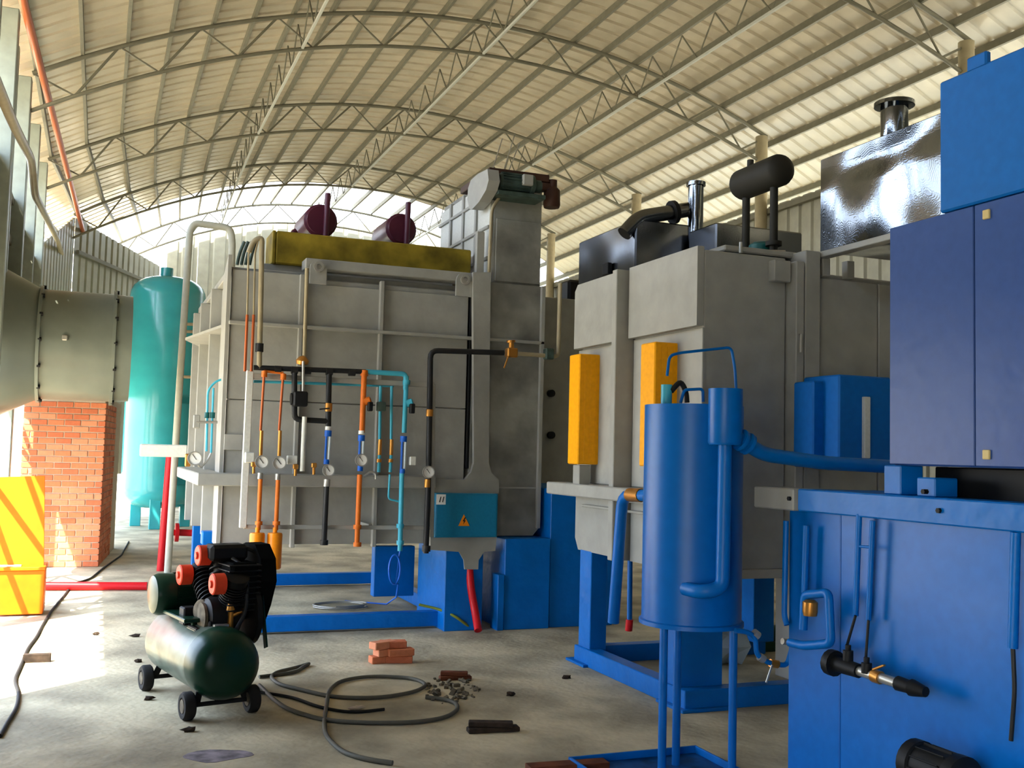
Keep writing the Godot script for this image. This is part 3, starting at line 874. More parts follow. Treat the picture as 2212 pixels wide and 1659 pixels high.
	for y in [1136, 1172]: collar(t, zp(864.5, y, zm), 0.032, 0.035, M.cyan)
	# small turquoise lines
	ptube(t, "thin_turquoise_line", zs([[822, 834], [820, 950]], zm - 0.02), 0.013, M.cyan, 0)
	ptube(t, "thin_turquoise_line", zs([[846, 834], [845, 950]], zm - 0.02), 0.012, M.cyan, 0)
	for q in [[821, 965], [846, 965]]:
		ptube(t, "brass_line", zs([[q[0], q[1] - 16], [q[0] - 1, q[1] + 18]], zm - 0.02), 0.017, M.brass, 0)
		ptube(t, "thin_turquoise_line", zs([[q[0] - 1, q[1] + 18], [q[0] - 3, q[1] + 55]], zm - 0.02), 0.014, M.cyan, 0)
		collar(t, zp(q[0] - 2, q[1] + 30, zm - 0.02), 0.022, 0.03, M.brass)
	ptube(t, "turquoise_drain", zs([[842, 1025], [839, 1078], [866, 1084]], zm - 0.01), 0.009, M.cyan, 0.03)
	zbox(t, "switch", [816, 868, 834, 888], zm + 0.05, 0.06, M.motor_green, 0.006)
	# black line at the end of the rack, running up to the tower
	ptube(t, "black_riser", zs([[920, 1195], [926, 1010], [930, 757], [1088, 762]], zm - 0.02), 0.025, M.black_pipe, 0.07)
	collar(t, zp(928, 892, zm - 0.02), 0.032, 0.06, M.brass, "valve_body")
	gauge(t, zp(926, 1020, zm + 0.05), 0.054)
	collar(t, zp(923, 1044, zm), 0.026, 0.07, M.brass)
	collar(t, zp(921, 1185, zm - 0.02), 0.036, 0.05, M.black_pipe)
	st = S()
	box(st, zp(1090, 772, zm - 0.06), zp(1120, 752, zm + 0.02), 0.01)
	lathe(st, zp(1105, 752, zm - 0.02), Vector3(-0.1, 1, 0), [[0.0, 0.0], [0.025, 0.0], [0.025, 0.05], [0.04, 0.05], [0.04, 0.07], [0.0, 0.07]], 10)
	bar(st, zp(1098, 770, zm + 0.02), zp(1089, 795, zm + 0.03), 0.014, 0.01, Vector3(0, 0, 1))
	part(t, "brass_cock", st, M.brass, "orange brass ball valve")
	ptube(t, "steel_line", zs([[1118, 764], [1206, 770], [1210, 612]], zm - 0.1), 0.02, M.beige_pipe, 0.04)
	zbox(t, "steel_cap", [1180, 752, 1198, 776], zm - 0.06, 0.08, M.motor_green, 0.01)
	# small boxes, valves on the ledge
	for q in [[530, 977, 550, 1000], [621, 984, 643, 1003], [886, 986, 899, 1005]]: zbox(t, "transmitter", q, zm + 0.03, 0.06, M.white_pipe, 0.006)
	for q in [[548, 1003], [638, 1008], [678, 1005]]:
		st = S()
		box(st, zp(q[0] - 7, q[1] + 5, zm), zp(q[0] + 7, q[1] - 5, zm + 0.05), 0.006)
		cyl(st, zp(q[0], q[1], zm), zp(q[0], q[1] + 20, zm), 0.012, 0.012, 8)
		part(t, "brass_cock", st, M.brass)
	ptube(t, "drip_pipe", zs([[786, 1030], [800, 1018], [812, 1022], [812, 1035]], zm), 0.01, M.steel, 0.03)
	zbox(t, "name_plate", [484, 938, 524, 972], Z1 + 0.03, 0.02, M.grey, 0.003)
	# tall pipes rising to the furnace top
	ptube(t, "beige_riser", zs([[560, 796], [564, 620], [566, 512], [548, 520], [538, 545]], zm), 0.022, M.beige_pipe, 0.06)
	pcyl(t, "fitting", zp(560, 760, zm), zp(560.5, 742, zm), 0.034, M.black_pipe, 10)
	for x in [531, 545]:
		ptube(t, "copper_tube", zs([[x - 2, 802], [x + 3, 680]], zm), 0.012, M.copper, 0)
		ptube(t, "thin_tube", zs([[x + 3, 680], [x + 6, 545], [x + 12, 522]], zm), 0.008, M.beige_pipe, 0.04)
	ptube(t, "beige_riser", zs([[657, 782], [663, 580]], zm), 0.016, M.beige_pipe, 0)
	# hanging coil
	st = S()
	var c := zp(852, 1230, zm + 0.02)
	var pts := PackedVector3Array()
	pts.append(zp(864, 1190, zm))
	for k in 34:
		var a := -PI * 0.4 + TAU * 1.9 * k / 33.0
		pts.append(c + Vector3(cos(a) * 0.05, sin(a) * 0.125, 0.012 * k / 33.0))
	pts.append(zp(860, 1262, zm + 0.02)); pts.append(zp(856, 1290, zm)); pts.append(fp(835, 1305, 0.01)); pts.append(fp(745, 1298, 0.01))
	tube(st, pts, 0.008, 0, 7)
	solo("blue_tube_coil", st, M.flow_blue, "thin blue tube coiled and hanging under the turquoise pipe", "tube")

	# instruments at the furnace's corner
	var s := thing("corner_gauge_set", "pressure gauge with two thin turquoise lines at the furnace corner", "gauge", zp(420, 1010, -9.3))
	var zg := -9.3
	ptube(s, "turquoise_line", zs([[446, 975], [449, 842], [468, 822], [490, 818]], zg), 0.01, M.cyan, 0.05)
	ptube(s, "turquoise_line", zs([[456, 978], [461, 838]], zg), 0.01, M.cyan, 0)
	for x in [447, 459]: collar(s, zp(x, 897, zg), 0.022, 0.05, M.motor_teal)
	st = S()
	tube(st, zs([[456, 978], [448, 995], [434, 1010], [428, 1005]], zg), 0.009, 0.03, 8)
	part(s, "hose_end", st, M.steel)
	gauge(s, zp(421, 990, zg + 0.02), 0.062)
	zbox(s, "valve_block", [400, 980, 412, 1008], zg, 0.05, M.brass, 0.008)
	ptube(s, "stub", zs([[424, 912], [470, 912]], zg + 0.02), 0.012, M.steel, 0)
	zbox(s, "clamp", [418, 896, 432, 925], zg + 0.03, 0.04, M.grey, 0.006)
	st = S()
	var qa := zrect(302, 960, 405, 987, -10.2)
	box(st, qa[0], qa[1] - Vector3(0, 0, 0.05), 0.01)
	solo("flat_arm", st, M.white_pipe, "flat pale steel arm sticking out in front of the turquoise vessel", "arm")

# ---------------------------------------------------------------- second furnace and what stands on it
const X2 := 3.53
func build_second_furnace():
	var t := thing("furnace", "grey furnace with two yellow guards and lit side panels on blue legs", "furnace", Vector3(4.2, 0, -6.6))
	var zf := -7.52
	var zn := -5.68
	pbox(t, "body", Vector3(X2 + 0.03, 0.88, zf), Vector3(5.3, 2.86, zn - 0.03), M.grey, 0.01)
	# side panels, upper ones standing proud
	var st := S()
	for q in [[zf, -6.73], [-6.6, zn]]:
		st = S()
		var cut := PackedVector2Array([Vector2(q[0], 2.44), Vector2(q[1], 2.44), Vector2(q[1], 2.95), Vector2(q[0] + (0.05 if q[0] == zf else 0.0), 2.95), Vector2(q[0], 2.9)])
		prism(st, cut, Vector3(X2 - 0.045, 0, 0), Vector3(0, 0, 1), Vector3(0, 1, 0), Vector3(0.05, 0, 0))
		part(t, "upper_side_panel", st, M.grey)
		pbox(t, "middle_side_panel", Vector3(X2, 1.385, q[0]), Vector3(X2 + 0.035, 2.43, q[1]), M.grey, 0.004)
		st = S()
		cut = PackedVector2Array([Vector2(q[0], 0.95 if q[0] == zf else 0.86), Vector2(q[0] + 0.06, 0.86), Vector2(q[1], 0.86), Vector2(q[1], 1.28), Vector2(q[0], 1.28)])
		prism(st, cut, Vector3(X2, 0, 0), Vector3(0, 0, 1), Vector3(0, 1, 0), Vector3(0.035, 0, 0))
		part(t, "lower_side_panel", st, M.grey)
	pbox(t, "side_rib", Vector3(3.4, 0.86, -6.70), Vector3(X2 + 0.02, 2.94, -6.63), M.grey, 0.005)
	pbox(t, "ledge", Vector3(3.36, 1.285, -7.72), Vector3(X2 + 0.02, 1.38, zn), M.grey, 0.008)
	pbox(t, "lower_rail", Vector3(3.5, 1.2, -7.35), Vector3(X2 + 0.005, 1.22, zn), M.grey, 0.003)
	# front
	pbox(t, "front_panel", Vector3(X2 + 0.01, 0.88, zn - 0.035), Vector3(4.16, 2.93, zn), M.grey, 0.006)
	pbox(t, "front_post", Vector3(4.17, 0.2, zn - 0.1), Vector3(4.235, 2.9, zn + 0.1), M.grey, 0.006)
	pbox(t, "front_post", Vector3(4.25, 0.2, zn - 0.1), Vector3(4.37, 2.98, zn + 0.09), M.grey, 0.006)
	pbox(t, "front_panel", Vector3(4.38, 0.88, zn - 0.035), Vector3(4.9, 2.82, zn + 0.02), M.grey, 0.006)
	pbox(t, "front_panel", Vector3(4.91, 0.88, zn - 0.035), Vector3(5.3, 2.82, zn + 0.02), M.grey, 0.006)
	pbox(t, "bottom_sill", Vector3(X2 + 0.02, 0.84, zn - 0.25), Vector3(4.16, 0.9, zn + 0.02), M.grey, 0.005)
	pbox(t, "hinge_block", Vector3(4.02, 2.76, zn), Vector3(4.15, 2.9, zn + 0.07), M.grey, 0.006)
	for y in [1.65, 2.3]: pcyl(t, "hinge_pin", Vector3(4.2, y, zn + 0.11), Vector3(4.2, y + 0.12, zn + 0.11), 0.012, M.steel, 8)
	# yellow guards
	for q in [[1228, 1250, 764, 1003], [1382, 1413, 738, 1008]]:
		var xo := 3.36
		var a := xp(q[0], (q[2] + q[3]) / 2.0, xo)
		var b := xp(q[1], (q[2] + q[3]) / 2.0, xo)
		var yt := xp(q[1], q[2], xo).y
		var yb := xp(q[1], q[3], xo).y
		var g := pbox(t, "guard", Vector3(xo, yb, a.z), Vector3(X2 + 0.01, yt, b.z), M.yellow, 0.008, "yellow box guard")
		st = S()
		for k in 3: bar(st, Vector3(xo + 0.05 + k * 0.045, yb + 0.03, b.z + 0.001), Vector3(xo + 0.05 + k * 0.045, yt - 0.03, b.z + 0.001), 0.004, 0.006, Vector3(1, 0, 0), 0.0005)
		part(g, "fold_lines", st, M.yellow)
		pbox(t, "guard_foot", Vector3(xo + 0.03, 1.37, a.z + 0.04), Vector3(xo + 0.12, yb - 0.005, b.z - 0.03), M.grey, 0.004)
	# blue legs and bottom frame
	pbox(t, "leg", Vector3(X2, 0.12, -7.42), Vector3(X2 + 0.14, 0.87, -7.22), M.blue, 0.005)
	pbox(t, "leg", Vector3(X2, 0.12, -6.06), Vector3(X2 + 0.32, 0.87, -5.9), M.blue, 0.005)
	pbox(t, "leg", Vector3(5.0, 0.12, -6.06), Vector3(5.2, 0.87, -5.9), M.blue, 0.005)
	pbox(t, "leg", Vector3(5.0, 0.12, -7.42), Vector3(5.2, 0.87, -7.22), M.blue, 0.005)
	pbox(t, "bottom_beam", Vector3(X2 - 0.02, 0.0, -7.45), Vector3(X2 + 0.1, 0.13, -5.93), M.blue, 0.005)
	pbox(t, "bottom_beam", Vector3(X2 - 0.02, 0.0, -5.92), Vector3(5.2, 0.13, -5.8), M.blue, 0.005)
	pbox(t, "bottom_beam", Vector3(X2 + 0.11, 0.0, -7.45), Vector3(5.2, 0.13, -7.33), M.blue, 0.005)
	pbox(t, "foot_plate", Vector3(X2 - 0.06, 0.0, -7.52), Vector3(X2 + 0.16, 0.02, -7.2), M.blue, 0.003)
	pbox(t, "foot_plate", Vector3(X2 - 0.06, 0.0, -6.1), Vector3(X2 + 0.3, 0.02, -5.76), M.blue, 0.003)
	pbox(t, "inner_bracket", Vector3(3.9, 0.6, -6.5), Vector3(4.3, 0.75, -6.35), M.blue, 0.005)
	# lid on top with edge flange
	pbox(t, "top_lid", Vector3(3.62, 2.86, -7.0), Vector3(4.5, 2.93, zn - 0.15), M.grey, 0.006)
	pbox(t, "lid_flange", Vector3(3.72, 2.95, -6.25), Vector3(4.3, 2.99, zn - 0.05), M.grey, 0.01)

	# drain pipe and red hose between legs
	st = S()
	tube(st, PackedVector3Array([xp(1402, 1070, 3.2), xp(1345, 1070, 3.2), xp(1325, 1345, 3.2)]), 0.038, 0.09, 12)
	var dp := thing("drain_pipe", "thick blue pipe bending down beside the blue tank", "pipe", xp(1325, 1345, 3.2))
	part(dp, "bend", st, M.blue)
	ptube(dp, "wall_stub", PackedVector3Array([xp(1402, 1070, 3.2) - Vector3(0.01, 0, 0), xp(1402, 1070, 3.2) + Vector3(0.34, 0, 0)]), 0.038, M.blue, 0)
	pcyl(dp, "brass_union", xp(1360, 1069, 3.2), xp(1386, 1070, 3.2), 0.044, M.brass, 12, "brown brass union")
	st = S()
	bar(st, xp(1391, 1070, 3.14), xp(1392, 1100, 3.14), 0.014, 0.012, Vector3(1, 0, 0))
	part(dp, "valve_lever", st, M.black_pipe)
	st = S()
	tube(st, PackedVector3Array([xp(1361, 1200, 3.7), xp(1360, 1338, 3.7)]), 0.02, 0, 8)
	var tp := thing("thin_drain", "thin blue pipe with a red end between the blue legs", "pipe", xp(1360, 1365, 3.7))
	part(tp, "pipe", st, M.blue)
	pcyl(tp, "red_end", xp(1360, 1338, 3.7), xp(1358, 1362, 3.7), 0.028, M.red, 8, "red pipe end")

	# black hood with stack and duct
	var xh := 3.85
	var h := thing("black_hood", "glossy black sheet metal hood with a short stack and side duct", "hood", Vector3(4.3, 2.9, -7.7))
	pbox(h, "box", Vector3(xh, 2.88, -8.25), Vector3(4.75, 3.47, -7.2), M.hood, 0.012)
	pbox(h, "rear_box", Vector3(4.3, 2.88, -7.15), Vector3(5.1, 3.4, -6.75), M.hood, 0.012)
	pbox(h, "bracket", xp(1300, 595, xh - 0.05), xp(1313, 566, xh - 0.05) + Vector3(0.04, 0, 0), M.black, 0.004)
	var sc := zp(1502, 500, -7.2)
	var sy := zp(1502, 394, -7.2).y
	st = S()
	lathe(st, Vector3(sc.x, 3.34, -7.2), Vector3.UP, [[0.0, 0.0], [0.062, 0.0], [0.062, sy - 3.37], [0.078, sy - 3.37], [0.078, sy - 3.34], [0.05, sy - 3.34], [0.05, sy - 3.6]], 22)
	part(h, "stack", st, M.chrome_black)
	st = S()
	tube(st, zs([[1492, 452], [1380, 470], [1348, 505]], -7.25), 0.06, 0.07, 14)
	part(h, "duct", st, M.hood)
	var d0 := zp(1458, 458, -7.25)
	var d1 := zp(1450, 459.3, -7.25)
	pcyl(h, "duct_flange", d0, d1, 0.095, M.black, 16)

	# dark drum on posts
	var d := thing("steel_drum", "dark grey drum held up on two posts over the second furnace", "drum", Vector3(4.4, 2.95, -6.3))
	var ca := xp(1688, 366, 4.4)
	var cb := xp(1604, 388, 4.4)
	var dr := 0.115
	st = S()
	lathe(st, Vector3(4.4, ca.y, ca.z), Vector3(0, 0, -1), [[0.0, -0.045], [dr * 0.55, -0.035], [dr * 0.9, -0.01], [dr, 0.02], [dr, ca.z - cb.z], [dr * 0.85, ca.z - cb.z + 0.03], [0.0, ca.z - cb.z + 0.05]], 24)
	part(d, "shell", st, M.drum)
	for q in [1672, 1612]:
		var b := xp(q, 420, 4.4)
		pcyl(d, "post", Vector3(4.4, 2.9, b.z), Vector3(4.4, ca.y - dr + 0.02, b.z), 0.03, M.drum, 10)
		pcyl(d, "post_flange", Vector3(4.4, 3.12, b.z), Vector3(4.4, 3.15, b.z), 0.06, M.drum, 10)
	pcyl(d, "nozzle", Vector3(4.4, ca.y + dr - 0.02, cb.z + 0.1), Vector3(4.4, ca.y + dr + 0.05, cb.z + 0.1), 0.025, M.drum, 8)
	# teal motor
	var mm := thing("upright_motor", "dark teal finned motor standing under the dark drum", "motor", Vector3(4.4, 2.93, -6.3))
	st = S()
	lathe(st, Vector3(4.4, 2.93, -6.3), Vector3.UP, [[0.0, 0.0], [0.1, 0.0], [0.1, 0.03], [0.085, 0.035], [0.085, 0.17], [0.095, 0.175], [0.09, 0.22], [0.06, 0.24], [0.0, 0.245]], 20)
	part(mm, "housing", st, M.motor_teal)
	for k in 20:
		var a := TAU * k / 20.0
		var e := Vector3(cos(a), 0, sin(a))
		st = S()
		bar(st, Vector3(4.4, 2.97, -6.3) + e * 0.09, Vector3(4.4, 3.1, -6.3) + e * 0.09, 0.006, 0.016, e, 0.001)
		part(mm, "fin", st, M.motor_teal)
	# pipe run on the lid
	var lp := thing("lid_pipe", "pale pipe lying along the second furnace lid", "pipe", xp(1550, 565, 3.75))
	ptube(lp, "pipe", PackedVector3Array([xp(1546, 560, 3.75), xp(1556, 548, 3.75), Vector3(4.1, 3.03, -6.05), Vector3(4.35, 3.03, -5.95)]), 0.02, M.steel, 0.06)
	for q in [1555, 1575, 1600]:
		var b := xp(q, 560, 3.8)
		pcyl(lp, "stud", Vector3(b.x, 2.93, b.z), Vector3(b.x, 3.0, b.z), 0.012, M.steel, 8)
	# dark blue box at the front
	var bb := thing("blue_locker", "dark blue box with a pale vertical strip behind the blue pipe", "box", zp(1835, 1010, -5.2))
	zbox(bb, "body", [1812, 812, 1925, 1010], -5.2, 0.35, M.box_blue, 0.01)
	zbox(bb, "side_body", [1756, 824, 1811, 1010], -5.35, 0.2, M.box_blue, 0.01)
	zbox(bb, "strip", [1868, 857, 1881, 990], -5.17, 0.03, M.white_pipe, 0.004, "pale vertical strip")

	# glossy black cabinet with flanged stack behind the blue machine
	var k := thing("mirror_black_box", "mirror-like buckled black steel box with a flanged stack", "hood", Vector3(4.7, 2.9, -5.1))
	var xk := 4.4
	pbox(k, "box", Vector3(xk, 2.985, -5.64), Vector3(5.25, 3.612, -4.3), M.chrome_black, 0.006)
	var kc := xp(1932, 270, 4.62)
	st = S()
	lathe(st, Vector3(4.62, 3.6, kc.z), Vector3.UP, [[0.0, 0.0], [0.085, 0.0], [0.085, 0.27], [0.125, 0.27], [0.125, 0.295], [0.07, 0.295], [0.07, 0.1]], 24)
	part(k, "stack", st, M.chrome_black)
	for q in [[4.42, -5.66], [4.62, -5.66]]: pbox(k, "stand_leg", Vector3(q[0], 2.83, q[1] - 0.03), Vector3(q[0] + 0.06, 2.95, q[1] + 0.03), M.grey, 0.004)
	pbox(k, "stand_rail", Vector3(4.38, 2.945, -5.7), Vector3(4.46, 2.985, -4.3), M.grey, 0.004)
	pbox(k, "stand_rail", Vector3(5.1, 2.945, -5.7), Vector3(5.18, 2.985, -4.3), M.grey, 0.004)
	for q in [4.95, 5.2]: pbox(k, "stand_post", Vector3(q, 0.0, -4.42), Vector3(q + 0.06, 2.945, -4.36), M.grey, 0.004)

# ---------------------------------------------------------------- tall blue tank
func build_tank():
	var c := Vector3(2.825, 0, -4.62)
	var t := thing("water_tank", "tall blue cylindrical tank on three thin pipe legs", "tank", c)
	var r := 0.25
	var st := S()
	lathe(st, c + Vector3(0, 0.765, 0), Vector3.UP, [[0.0, 0.0], [r + 0.012, 0.0], [r + 0.012, 0.02], [r, 0.025], [r, 1.1], [r - 0.01, 1.1], [r - 0.01, 1.095], [0.0, 1.09]], 40)
	part(t, "shell", st, M.blue_gloss)
	for q in [[1432, 1700, -4.66], [1462, 1700, -4.8], [1583, 1700, -4.58]]:
		var p := zp(q[0], 1500, q[2])
		pcyl(t, "leg", Vector3(p.x, 0.0, p.z), Vector3(p.x, 0.77, p.z), 0.021, M.blue, 12)
	# side pot with down pipe
	var pc := zp(1567, 900, -4.285)
	st = S()
	lathe(st, Vector3(pc.x, 1.665, pc.z), Vector3.UP, [[0.0, 0.0], [0.075, 0.0], [0.082, 0.012], [0.082, 0.27], [0.074, 0.27], [0.074, 0.25]], 24)
	part(t, "side_pot", st, M.blue_gloss)
	var pz := pc.z
	ptube(t, "down_pipe", PackedVector3Array([Vector3(pc.x + 0.0, 1.68, pz), Vector3(pc.x - 0.005, 0.985, pz), Vector3(pc.x - 0.1, 0.965, pz - 0.02), Vector3(pc.x - 0.12, 0.965, pz - 0.15)]), 0.034, M.blue, 0.07)
	# top nozzle, handle and the bent thin tube
	var nz := zp(1440, 840, -4.66)
	pcyl(t, "nozzle", Vector3(nz.x, 1.84, nz.z), Vector3(nz.x, 1.97, nz.z), 0.028, M.cyan, 12)
	ptube(t, "nozzle_hose", zs([[1450, 845], [1470, 822], [1482, 845], [1484, 870]], -4.64), 0.014, M.black_pipe, 0.04)
	ptube(t, "handle", zs([[1470, 870], [1478, 842], [1518, 840], [1519, 868]], -4.6), 0.008, M.blue, 0.02)
	ptube(t, "bent_tube", zs([[1441, 812], [1446, 768], [1470, 762], [1580, 750], [1588, 800], [1595, 930]], -4.5), 0.0075, M.blue, 0.03)
	# big outgoing pipe with flange
	var out := PackedVector3Array([zp(1572, 940, -4.27), zp(1600, 950, -4.28), zp(1650, 982, -4.3), zp(1780, 1000, -4.3), zp(1960, 1010, -4.3)])
	ptube(t, "outlet_pipe", out, 0.036, M.blue, 0.06)
	for s in [[1598, 949, 1604, 953], [1612, 957, 1618, 961]]: pcyl(t, "outlet_flange", zp(s[0], s[1], -4.28), zp(s[2], s[3], -4.28), 0.055, M.blue, 16)
	# tray under the tank
	var tr := thing("drip_tray", "shallow blue drip tray under the blue tank", "tray", Vector3(2.75, 0, -4.5))
	pbox(tr, "bottom", Vector3(2.32, 0.0, -4.97), Vector3(3.08, 0.012, -4.1), M.tray, 0.003)
	pbox(tr, "rim", Vector3(2.32, 0.012, -4.97), Vector3(3.08, 0.05, -4.955), M.blue, 0.003)
	pbox(tr, "rim", Vector3(2.32, 0.012, -4.955), Vector3(2.335, 0.05, -4.1), M.blue, 0.003)
	pbox(tr, "rim", Vector3(3.065, 0.012, -4.955), Vector3(3.08, 0.05, -4.1), M.blue, 0.003)

# ---------------------------------------------------------------- blue machine in front
const X3 := 3.1
func xtube(parent: Node, called: String, l: Array, px: float, r: float, m: Material, rb: float = 0.04):
	var pts := PackedVector3Array()
	for q in l: pts.append(xp(q[0], q[1], px))
	return ptube(parent, called, pts, r, m, rb)
func build_blue_machine():
	var t := thing("blue_machine", "blue machine with glossy lower panels, cross beam and twin-door cabinet", "machine", Vector3(3.7, 0, -2.8))
	var z0 := -4.19
	for q in [[z0, -3.82], [-3.815, -2.55], [-2.545, -1.0]]: pbox(t, "lower_panel", Vector3(X3, 0.0, q[0]), Vector3(X3 + 0.05, 1.365, q[1]), M.blue_gloss, 0.004)
	pbox(t, "end_panel", Vector3(X3 + 0.051, 0.0, z0), Vector3(4.4, 1.365, z0 + 0.05), M.blue, 0.004)
	pbox(t, "beam", Vector3(X3 - 0.06, 1.365, -4.05), Vector3(X3 + 0.1, 1.468, -1.0), M.blue, 0.006)
	pbox(t, "beam_end_glare", Vector3(X3 - 0.08, 1.365, -4.37), Vector3(X3 + 0.1, 1.468, -4.055), M.grey, 0.006, "blue beam end with its glare painted as pale grey")  # grey colour stands in for a glare reflection on the blue beam
	pbox(t, "deck", Vector3(X3 + 0.1, 1.4, -4.2), Vector3(4.4, 1.46, -1.0), M.blue, 0.005)
	for q in [-3.47, -3.28]: pbox(t, "support_or_dark_fill", Vector3(X3 - 0.02, 1.468, q - 0.05), Vector3(X3 + 0.1, 1.59 if q < -3.4 else 1.545, q + 0.05), M.blue, 0.005)
	pbox(t, "support_or_dark_fill", Vector3(X3 + 0.16, 1.46, -3.42), Vector3(4.1, 1.588, -1.02), M.black, 0.005)  # black filler added to paint the shaded void under the cabinet
	for q in [[1707, 1077], [2030, 1103], [1998, 1062]]:
		var b := xp(q[0], q[1], X3 - 0.06 if q[0] > 1800 else X3 - 0.08)
		pcyl(t, "bolt", b - Vector3(0.012, 0, 0), b + Vector3(0.01, 0, 0), 0.011, M.black, 6)
	# cabinet with two doors
	pbox(t, "cabinet", Vector3(X3 + 0.02, 1.59, -3.51), Vector3(4.2, 2.606, -1.0), M.cabinet_blue, 0.008)
	for q in [[-3.508, -3.05], [-3.044, -2.2]]:
		var d := pbox(t, "cabinet_door", Vector3(X3, 1.595, q[0]), Vector3(X3 + 0.02, 2.6, q[1]), M.cabinet_blue, 0.003)
		if q[0] > -3.1:
			for y in [463.0, 982.0]:
				var b := xp(2130, y, X3 - 0.006)
				var st := S()
				box(st, b + Vector3(-0.004, -0.018, -0.016), b + Vector3(0.008, 0.018, 0.016), 0.003)
				part(d, "latch", st, M.latch)
	pbox(t, "upper_box", Vector3(X3 + 0.01, 2.61, -3.235), Vector3(4.2, 3.15, -1.0), M.box_blue, 0.008)
	var k := xp(2108, 128, X3 + 0.02)
	pbox(t, "lifting_eye", k + Vector3(0, -0.04, -0.05), k + Vector3(0.03, 0.02, 0.05), M.box_blue, 0.01)
	# pipes on the panel
	var p := thing("panel_pipework", "thin blue gas pipes with black valves on the glossy blue panel", "pipework", xp(1850, 1400, 3.0))
	xtube(p, "vertical_pipe", [[1698, 1125], [1694, 1330], [1700, 1350]], 3.04, 0.014, M.blue)
	xtube(p, "vertical_pipe", [[1742, 1135], [1738, 1280]], 3.05, 0.016, M.blue)
	xtube(p, "vertical_pipe", [[1856, 1110], [1848, 1330]], 3.05, 0.013, M.blue)
	xtube(p, "vertical_pipe", [[1885, 1125], [1876, 1340]], 3.05, 0.012, M.blue)
	xtube(p, "cross_pipe", [[1853, 1180], [1882, 1182]], 3.05, 0.006, M.blue)
	xtube(p, "vertical_pipe", [[2194, 1150], [2188, 1400]], 3.05, 0.018, M.blue)
	xtube(p, "cable", [[2188, 1400], [2192, 1490], [2184, 1600]], 3.05, 0.008, M.black_pipe)
	xtube(p, "loop_pipe", [[1735, 1360], [1738, 1285], [1790, 1280], [1795, 1390], [1738, 1395], [1706, 1388]], 2.98, 0.02, M.blue, 0.03)
	xtube(p, "steel_link", [[1848, 1330], [1828, 1400]], 3.03, 0.006, M.black_pipe)
	xtube(p, "steel_link", [[1876, 1340], [1870, 1425]], 3.03, 0.006, M.black_pipe)
	var st := S()
	lathe(st, xp(1750, 1330, 2.98), Vector3.UP, [[0.0, 0.0], [0.03, 0.0], [0.034, 0.02], [0.034, 0.06], [0.02, 0.07], [0.0, 0.07]], 12)
	part(p, "valve", st, M.brass)
	# burner line: a row of fittings running along the panel
	var a := xp(1800, 1432, 2.96)
	var b := xp(2000, 1495, 3.0)
	var dir := (b - a).normalized()
	var l := (b - a).length()
	st = S()
	cyl(st, a, a + dir * l * 0.3, 0.035, 0.03, 12)
	cyl(st, a - dir * 0.02, a + dir * 0.015, 0.055, 0.055, 14)
	part(p, "burner_head", st, M.black)
	st = S()
	cyl(st, a + dir * l * 0.3, a + dir * l * 0.46, 0.02, 0.02, 10)
	cyl(st, a + dir * l * 0.54, a + dir * l * 0.72, 0.02, 0.02, 10)
	part(p, "nipple", st, M.steel)
	st = S()
	cyl(st, a + dir * l * 0.46, a + dir * l * 0.54, 0.027, 0.027, 10)
	bar(st, a + dir * l * 0.5 + Vector3(-0.02, 0.03, 0), a + dir * l * 0.62 + Vector3(-0.02, 0.06, 0), 0.016, 0.008)
	part(p, "brass_cock", st, M.brass)
	st = S()
	cyl(st, a + dir * l * 0.72, a + dir * l * 0.86, 0.03, 0.026, 12)
	cyl(st, a + dir * l * 0.86, b, 0.034, 0.02, 12)
	part(p, "hose_coupling", st, M.black)
	for q in [[1832, 1405], [1872, 1432]]:
		st = S()
		cyl(st, xp(q[0], q[1] + 22, 2.97), xp(q[0], q[1], 2.97), 0.022, 0.022, 10)
		cyl(st, xp(q[0], q[1], 2.97), xp(q[0], q[1] - 12, 2.97), 0.012, 0.012, 8)
		part(p, "solenoid", st, M.black)
	# water line by the panel corner
	var w := thing("water_line", "crooked blue water pipe with a lever valve between tank and panel", "pipe", zp(1660, 1440, -4.3))
	var zw := -4.32
	ptube(w, "pipe", zs([[1588, 1362], [1612, 1364], [1632, 1376], [1634, 1414], [1660, 1432], [1700, 1438], [1712, 1395], [1712, 1388]], zw), 0.013, M.blue, 0.03)
	for q in [[1640, 1418, 1650, 1425], [1628, 1366, 1638, 1374]]: pcyl(w, "union", zp(q[0], q[1], zw), zp(q[2], q[3], zw), 0.02, M.steel, 10)
	pcyl(w, "lever_valve", zp(1664, 1432, zw), zp(1680, 1435, zw), 0.02, M.brass, 10)
	st = S()
	bar(st, zp(1668, 1436, zw + 0.03), zp(1655, 1475, zw + 0.03), 0.01, 0.006, Vector3(0, 0, 1))
	part(w, "lever", st, M.steel)
	ptube(w, "branch", zs([[1690, 1385], [1712, 1388], [1735, 1390]], zw), 0.016, M.steel, 0)
	# pump behind the panel corner
	var g := thing("small_pump", "small green pump with a grey end under the second furnace", "pump", fp(1665, 1400))
	var gc := fp(1665, 1405) + Vector3(0, 0.14, 0)
	st = S()
	lathe(st, gc - Vector3(0.12, 0, 0), Vector3.RIGHT, [[0.0, 0.0], [0.06, 0.0], [0.075, 0.02], [0.075, 0.16], [0.05, 0.18], [0.05, 0.26], [0.0, 0.26]], 16)
	part(g, "body", st, M.green_dark)
	pbox(g, "foot", gc + Vector3(-0.1, -0.14, -0.06), gc + Vector3(0.06, -0.06, 0.06), M.green_dark)
	pcyl(g, "end_bell", gc + Vector3(-0.19, 0.0, 0), gc + Vector3(-0.12, 0, 0), 0.06, M.steel, 14)
	# wrapped sheet leaning inside the frame
	st = S()
	var l0 := fp(1550, 1440)
